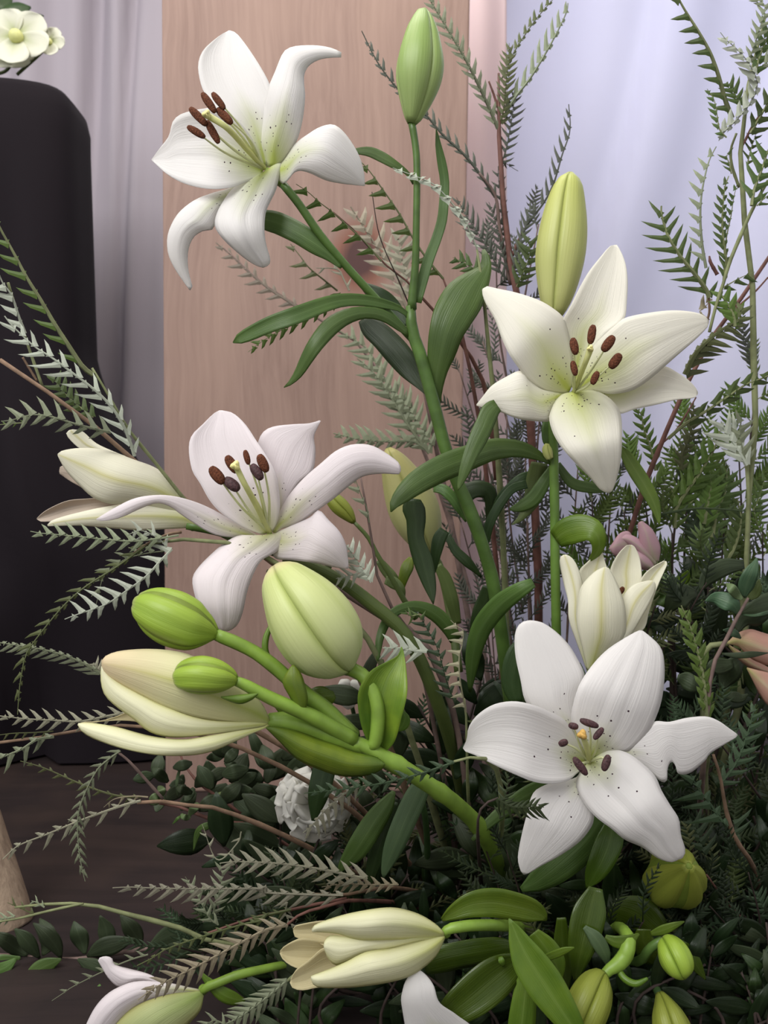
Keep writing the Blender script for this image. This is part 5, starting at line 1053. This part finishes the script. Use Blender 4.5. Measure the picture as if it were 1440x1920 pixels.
broadleaf('dark leafy twig with broad leaves lying on the floor at the lower left edge',
    [(c('-60,1180,7 150,1190,9 330,1210,10 600,1180,11 900,1130,12')+[(480, 1760, 4), (700, 1780, 4)], [.76, .75, .74, .74])],
    [(c(s_), dd_)+((m_,) if m_ else ()) for s_, dd_, m_ in (
     ('150,1185,6 90,1150,40 30,1105,44 -50,1060,6', .755, 0), ('230,1185,6 260,1120,44 250,1050,46 215,985,4', .75, 0), ('215,1200,6 170,1140,40 130,1090,42 80,1040,4', .752, 0), ('330,1200,6 300,1130,42 250,1070,46 180,1010,4', .745, 0), ('330,1205,6 260,1235,40 200,1265,42 125,1302,3', .735, 'leaf'),
     ('470,1190,6 540,1150,48 620,1125,50 730,1095,4', .745, 0), ('460,1180,6 440,1110,44 420,1060,46 400,1000,4', .76, 0), ('560,1180,6 580,1100,42 570,1040,44 540,970,4', .76, 0), ('110,1195,6 50,1215,36 -10,1225,40 -90,1240,4', .75, 'leaf'), ('90,1200,6 30,1250,34 -30,1275,36 -90,1310,4', .74, 'leaf'), ('420,1205,6 480,1235,40 540,1255,42 620,1275,4', .74, 0),
     ('800,1140,6 900,1085,52 1000,1045,54 1140,1015,4', .74, 0), ('760,1150,6 735,1080,44 700,1030,46 650,965,4', .76, 0), ('880,1135,6 960,1150,44 1040,1150,46 1130,1140,4', .74, 0), ('200,1290,4 140,1285,30 70,1295,32 0,1325,3', .74, 0), ('540,1340,4 530,1380,22 525,1410,24 530,1450,3', .71, 'leaf'), ('560,1440,5 500,1475,34 450,1520,38 390,1590,4', .70, 'leaf'), ('1000,1110,6 1100,1095,42 1180,1095,44 1290,1085,4', .72, 0))],
    mat='twig_leaf')
broadleaf('reddish twig with small dark leaves in front of the board foot',
    [(c('850,360,7 960,380,8 1060,420,9 1200,470,10 1330,480,11')+[(560, 1600, 4), (700, 1720, 5), (760, 1747, 5)], [.74, .74, .75, .78, .80]),
     (c('960,60,5 1000,160,6 1080,260,7 1180,330,8 1300,420,9'), [.76, .75, .75])],
    [(c('870,360,8 850,330,24 830,350,30 812,370,8'), .735, 'twig_leaf_light'), (c('860,330,8 870,300,26 860,285,20 850,283,8'), .735, 'twig_leaf_light'), (c('1020,430,6 1040,400,22 1060,375,20 1055,360,6'), .735, 'twig_leaf_light'), (c('1030,430,6 1010,440,16 990,435,16 980,420,5'), .735, 'twig_leaf_light'),
     (c('980,430,3 960,445,8 945,462,6 932,475,1'), .735, 'leaf'), (c('1180,480,6 1120,485,20 1070,520,18 1044,620,2'), .735, 'leaf'), (c('960,330,3 955,260,8 965,200,8 985,150,2'), .74, 'leaf_pale'),
     (c('1190,470,8 1160,420,36 1180,350,40 1220,300,10'), .74, 'leaf_olive')]+
    [([(x, y, 3), (x+l*math.cos(t)*.35, y+l*math.sin(t)*.35, l*.27), (x+l*math.cos(t)*.7, y+l*math.sin(t)*.7, l*.25), (x+l*math.cos(t), y+l*math.sin(t), 2)], .745+rnd.uniform(-.02, .03)) for x, y, l, t in
     [(rnd.uniform(280, 430), rnd.uniform(1408, 1490), rnd.uniform(26, 46), rnd.uniform(-3, 3)) for _ in range(16)]+[(rnd.uniform(395, 560), rnd.uniform(1410, 1540), rnd.uniform(36, 64), rnd.uniform(-3, 3)) for _ in range(30)]],
    mat='twig_leaf', sm='red_stem')

# ------------------------------------------------------------------ the depth of the arrangement
# sprigs rising behind the right bloom
BS = 'thin shaded sprigs rising behind the blooms'
LB = 'thin shaded grevillea sprig against the pale curtain behind the two stalks'
for tx, ty, bx, by, d, nf, fl in ((905, 640, 985, 1000, .84, 7, 90), (950, 780, 980, 1150, .82, 8, 90), (985, 860, 1000, 1230, .80, 9, 100), (1010, 420, 975, 780, .85, 6, 90), (930, 480, 960, 760, .86, 5, 80), (905, 860, 975, 1250, .85, 8, 95), (865, 980, 930, 1340, .83, 8, 95), (990, 980, 1000, 1360, .79, 9, 95), (1085, 860, 1060, 1250, .80, 9, 100), (950, 1050, 985, 1450, .81, 9, 100), (1150, 860, 1110, 1250, .82, 9, 100), (920, 1150, 970, 1500, .80, 8, 90), (1020, 690, 1000, 1050, .83, 8, 90), (860, 690, 950, 1000, .87, 6, 85)):
    sprig(LB, (tx, ty), (bx, by), d, nf, fl, 'shade', BS, 30, 8, 16, 'grey_stem', 2.4, rnd.uniform(-14, 14), d+.03)
G1 = 'green sprigs filling the right side'
L1 = 'green grevillea sprig in the thicket right of the half open lily'
for tx, ty, bx, by, d, nf, fl, ke in ((1200, 880, 1230, 1250, .80, 8, 100, 'green'), (1170, 960, 1190, 1300, .78, 8, 95, 'dark'), (1290, 900, 1290, 1260, .82, 8, 110, 'lush'), (1360, 960, 1340, 1300, .83, 8, 105, 'green'), (1430, 1000, 1400, 1320, .80, 7, 100, 'green'), (1110, 940, 1140, 1260, .76, 8, 90, 'green'), (1260, 1000, 1270, 1380, .76, 9, 100, 'dark'), (1330, 1060, 1320, 1420, .74, 8, 95, 'dark'), (1440, 1180, 1410, 1500, .74, 8, 100, 'dark'), (1180, 1100, 1200, 1420, .74, 7, 90, 'green'), (1300, 820, 1310, 1150, .84, 8, 100, 'green'), (1420, 700, 1400, 1000, .84, 6, 90, 'green'), (1385, 840, 1370, 1150, .85, 8, 100, 'green')):
    sprig(L1, (tx, ty), (bx, by), d, nf, fl, {'green': 'lush', 'dark': 'green'}.get(ke, ke), G1, 34, 7, 24, 'dark_stem', 2.6, rnd.uniform(-14, 14), d+.03)

def zone(kind, x, y):
    'which neighbour of the photograph a low sprig stands by'
    if y < 1420: w = 'right of the low bloom with the torn petal' if x > 1240 else 'behind the low bloom with the torn petal'
    elif x > 1240: w = 'beside the plump olive bud at the lower right' if y < 1760 else 'in the bottom right corner beyond the hanging buds'
    elif x > 1000: w = 'under the low bloom with the torn petal' if y < 1720 else 'between the hanging buds at the bottom edge'
    elif x > 700: w = 'between the thick lily stem and the carnation' if y < 1640 else 'behind the opening cream flower at the bottom' if y < 1850 else 'at the bottom edge below the glossy lily leaves'
    else: w = 'behind the pale fronds left of the opening cream flower' if y < 1800 else 'at the bottom edge left of the opening cream flower'
    return 'dark '+kind+' '+w
G2 = 'dark sprigs in the shade at the bottom right'
L2 = 'dark sprig in the deep shade around the lowest blooms'
rr = random.Random(21)
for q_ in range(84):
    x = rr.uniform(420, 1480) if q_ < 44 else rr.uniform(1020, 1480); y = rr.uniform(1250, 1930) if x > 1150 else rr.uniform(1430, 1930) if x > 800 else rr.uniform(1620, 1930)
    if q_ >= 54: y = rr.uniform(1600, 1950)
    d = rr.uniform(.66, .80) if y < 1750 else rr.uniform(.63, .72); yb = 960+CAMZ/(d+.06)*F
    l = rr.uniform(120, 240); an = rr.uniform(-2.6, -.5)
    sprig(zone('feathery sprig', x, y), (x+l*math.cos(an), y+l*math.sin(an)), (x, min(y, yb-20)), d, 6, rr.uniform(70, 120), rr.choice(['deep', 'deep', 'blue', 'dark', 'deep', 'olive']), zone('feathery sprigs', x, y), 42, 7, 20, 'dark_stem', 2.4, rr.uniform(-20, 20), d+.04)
G3 = 'dark leafy stems low in the arrangement'
L3 = 'dark leafy sprig deep in the shade low in the arrangement'
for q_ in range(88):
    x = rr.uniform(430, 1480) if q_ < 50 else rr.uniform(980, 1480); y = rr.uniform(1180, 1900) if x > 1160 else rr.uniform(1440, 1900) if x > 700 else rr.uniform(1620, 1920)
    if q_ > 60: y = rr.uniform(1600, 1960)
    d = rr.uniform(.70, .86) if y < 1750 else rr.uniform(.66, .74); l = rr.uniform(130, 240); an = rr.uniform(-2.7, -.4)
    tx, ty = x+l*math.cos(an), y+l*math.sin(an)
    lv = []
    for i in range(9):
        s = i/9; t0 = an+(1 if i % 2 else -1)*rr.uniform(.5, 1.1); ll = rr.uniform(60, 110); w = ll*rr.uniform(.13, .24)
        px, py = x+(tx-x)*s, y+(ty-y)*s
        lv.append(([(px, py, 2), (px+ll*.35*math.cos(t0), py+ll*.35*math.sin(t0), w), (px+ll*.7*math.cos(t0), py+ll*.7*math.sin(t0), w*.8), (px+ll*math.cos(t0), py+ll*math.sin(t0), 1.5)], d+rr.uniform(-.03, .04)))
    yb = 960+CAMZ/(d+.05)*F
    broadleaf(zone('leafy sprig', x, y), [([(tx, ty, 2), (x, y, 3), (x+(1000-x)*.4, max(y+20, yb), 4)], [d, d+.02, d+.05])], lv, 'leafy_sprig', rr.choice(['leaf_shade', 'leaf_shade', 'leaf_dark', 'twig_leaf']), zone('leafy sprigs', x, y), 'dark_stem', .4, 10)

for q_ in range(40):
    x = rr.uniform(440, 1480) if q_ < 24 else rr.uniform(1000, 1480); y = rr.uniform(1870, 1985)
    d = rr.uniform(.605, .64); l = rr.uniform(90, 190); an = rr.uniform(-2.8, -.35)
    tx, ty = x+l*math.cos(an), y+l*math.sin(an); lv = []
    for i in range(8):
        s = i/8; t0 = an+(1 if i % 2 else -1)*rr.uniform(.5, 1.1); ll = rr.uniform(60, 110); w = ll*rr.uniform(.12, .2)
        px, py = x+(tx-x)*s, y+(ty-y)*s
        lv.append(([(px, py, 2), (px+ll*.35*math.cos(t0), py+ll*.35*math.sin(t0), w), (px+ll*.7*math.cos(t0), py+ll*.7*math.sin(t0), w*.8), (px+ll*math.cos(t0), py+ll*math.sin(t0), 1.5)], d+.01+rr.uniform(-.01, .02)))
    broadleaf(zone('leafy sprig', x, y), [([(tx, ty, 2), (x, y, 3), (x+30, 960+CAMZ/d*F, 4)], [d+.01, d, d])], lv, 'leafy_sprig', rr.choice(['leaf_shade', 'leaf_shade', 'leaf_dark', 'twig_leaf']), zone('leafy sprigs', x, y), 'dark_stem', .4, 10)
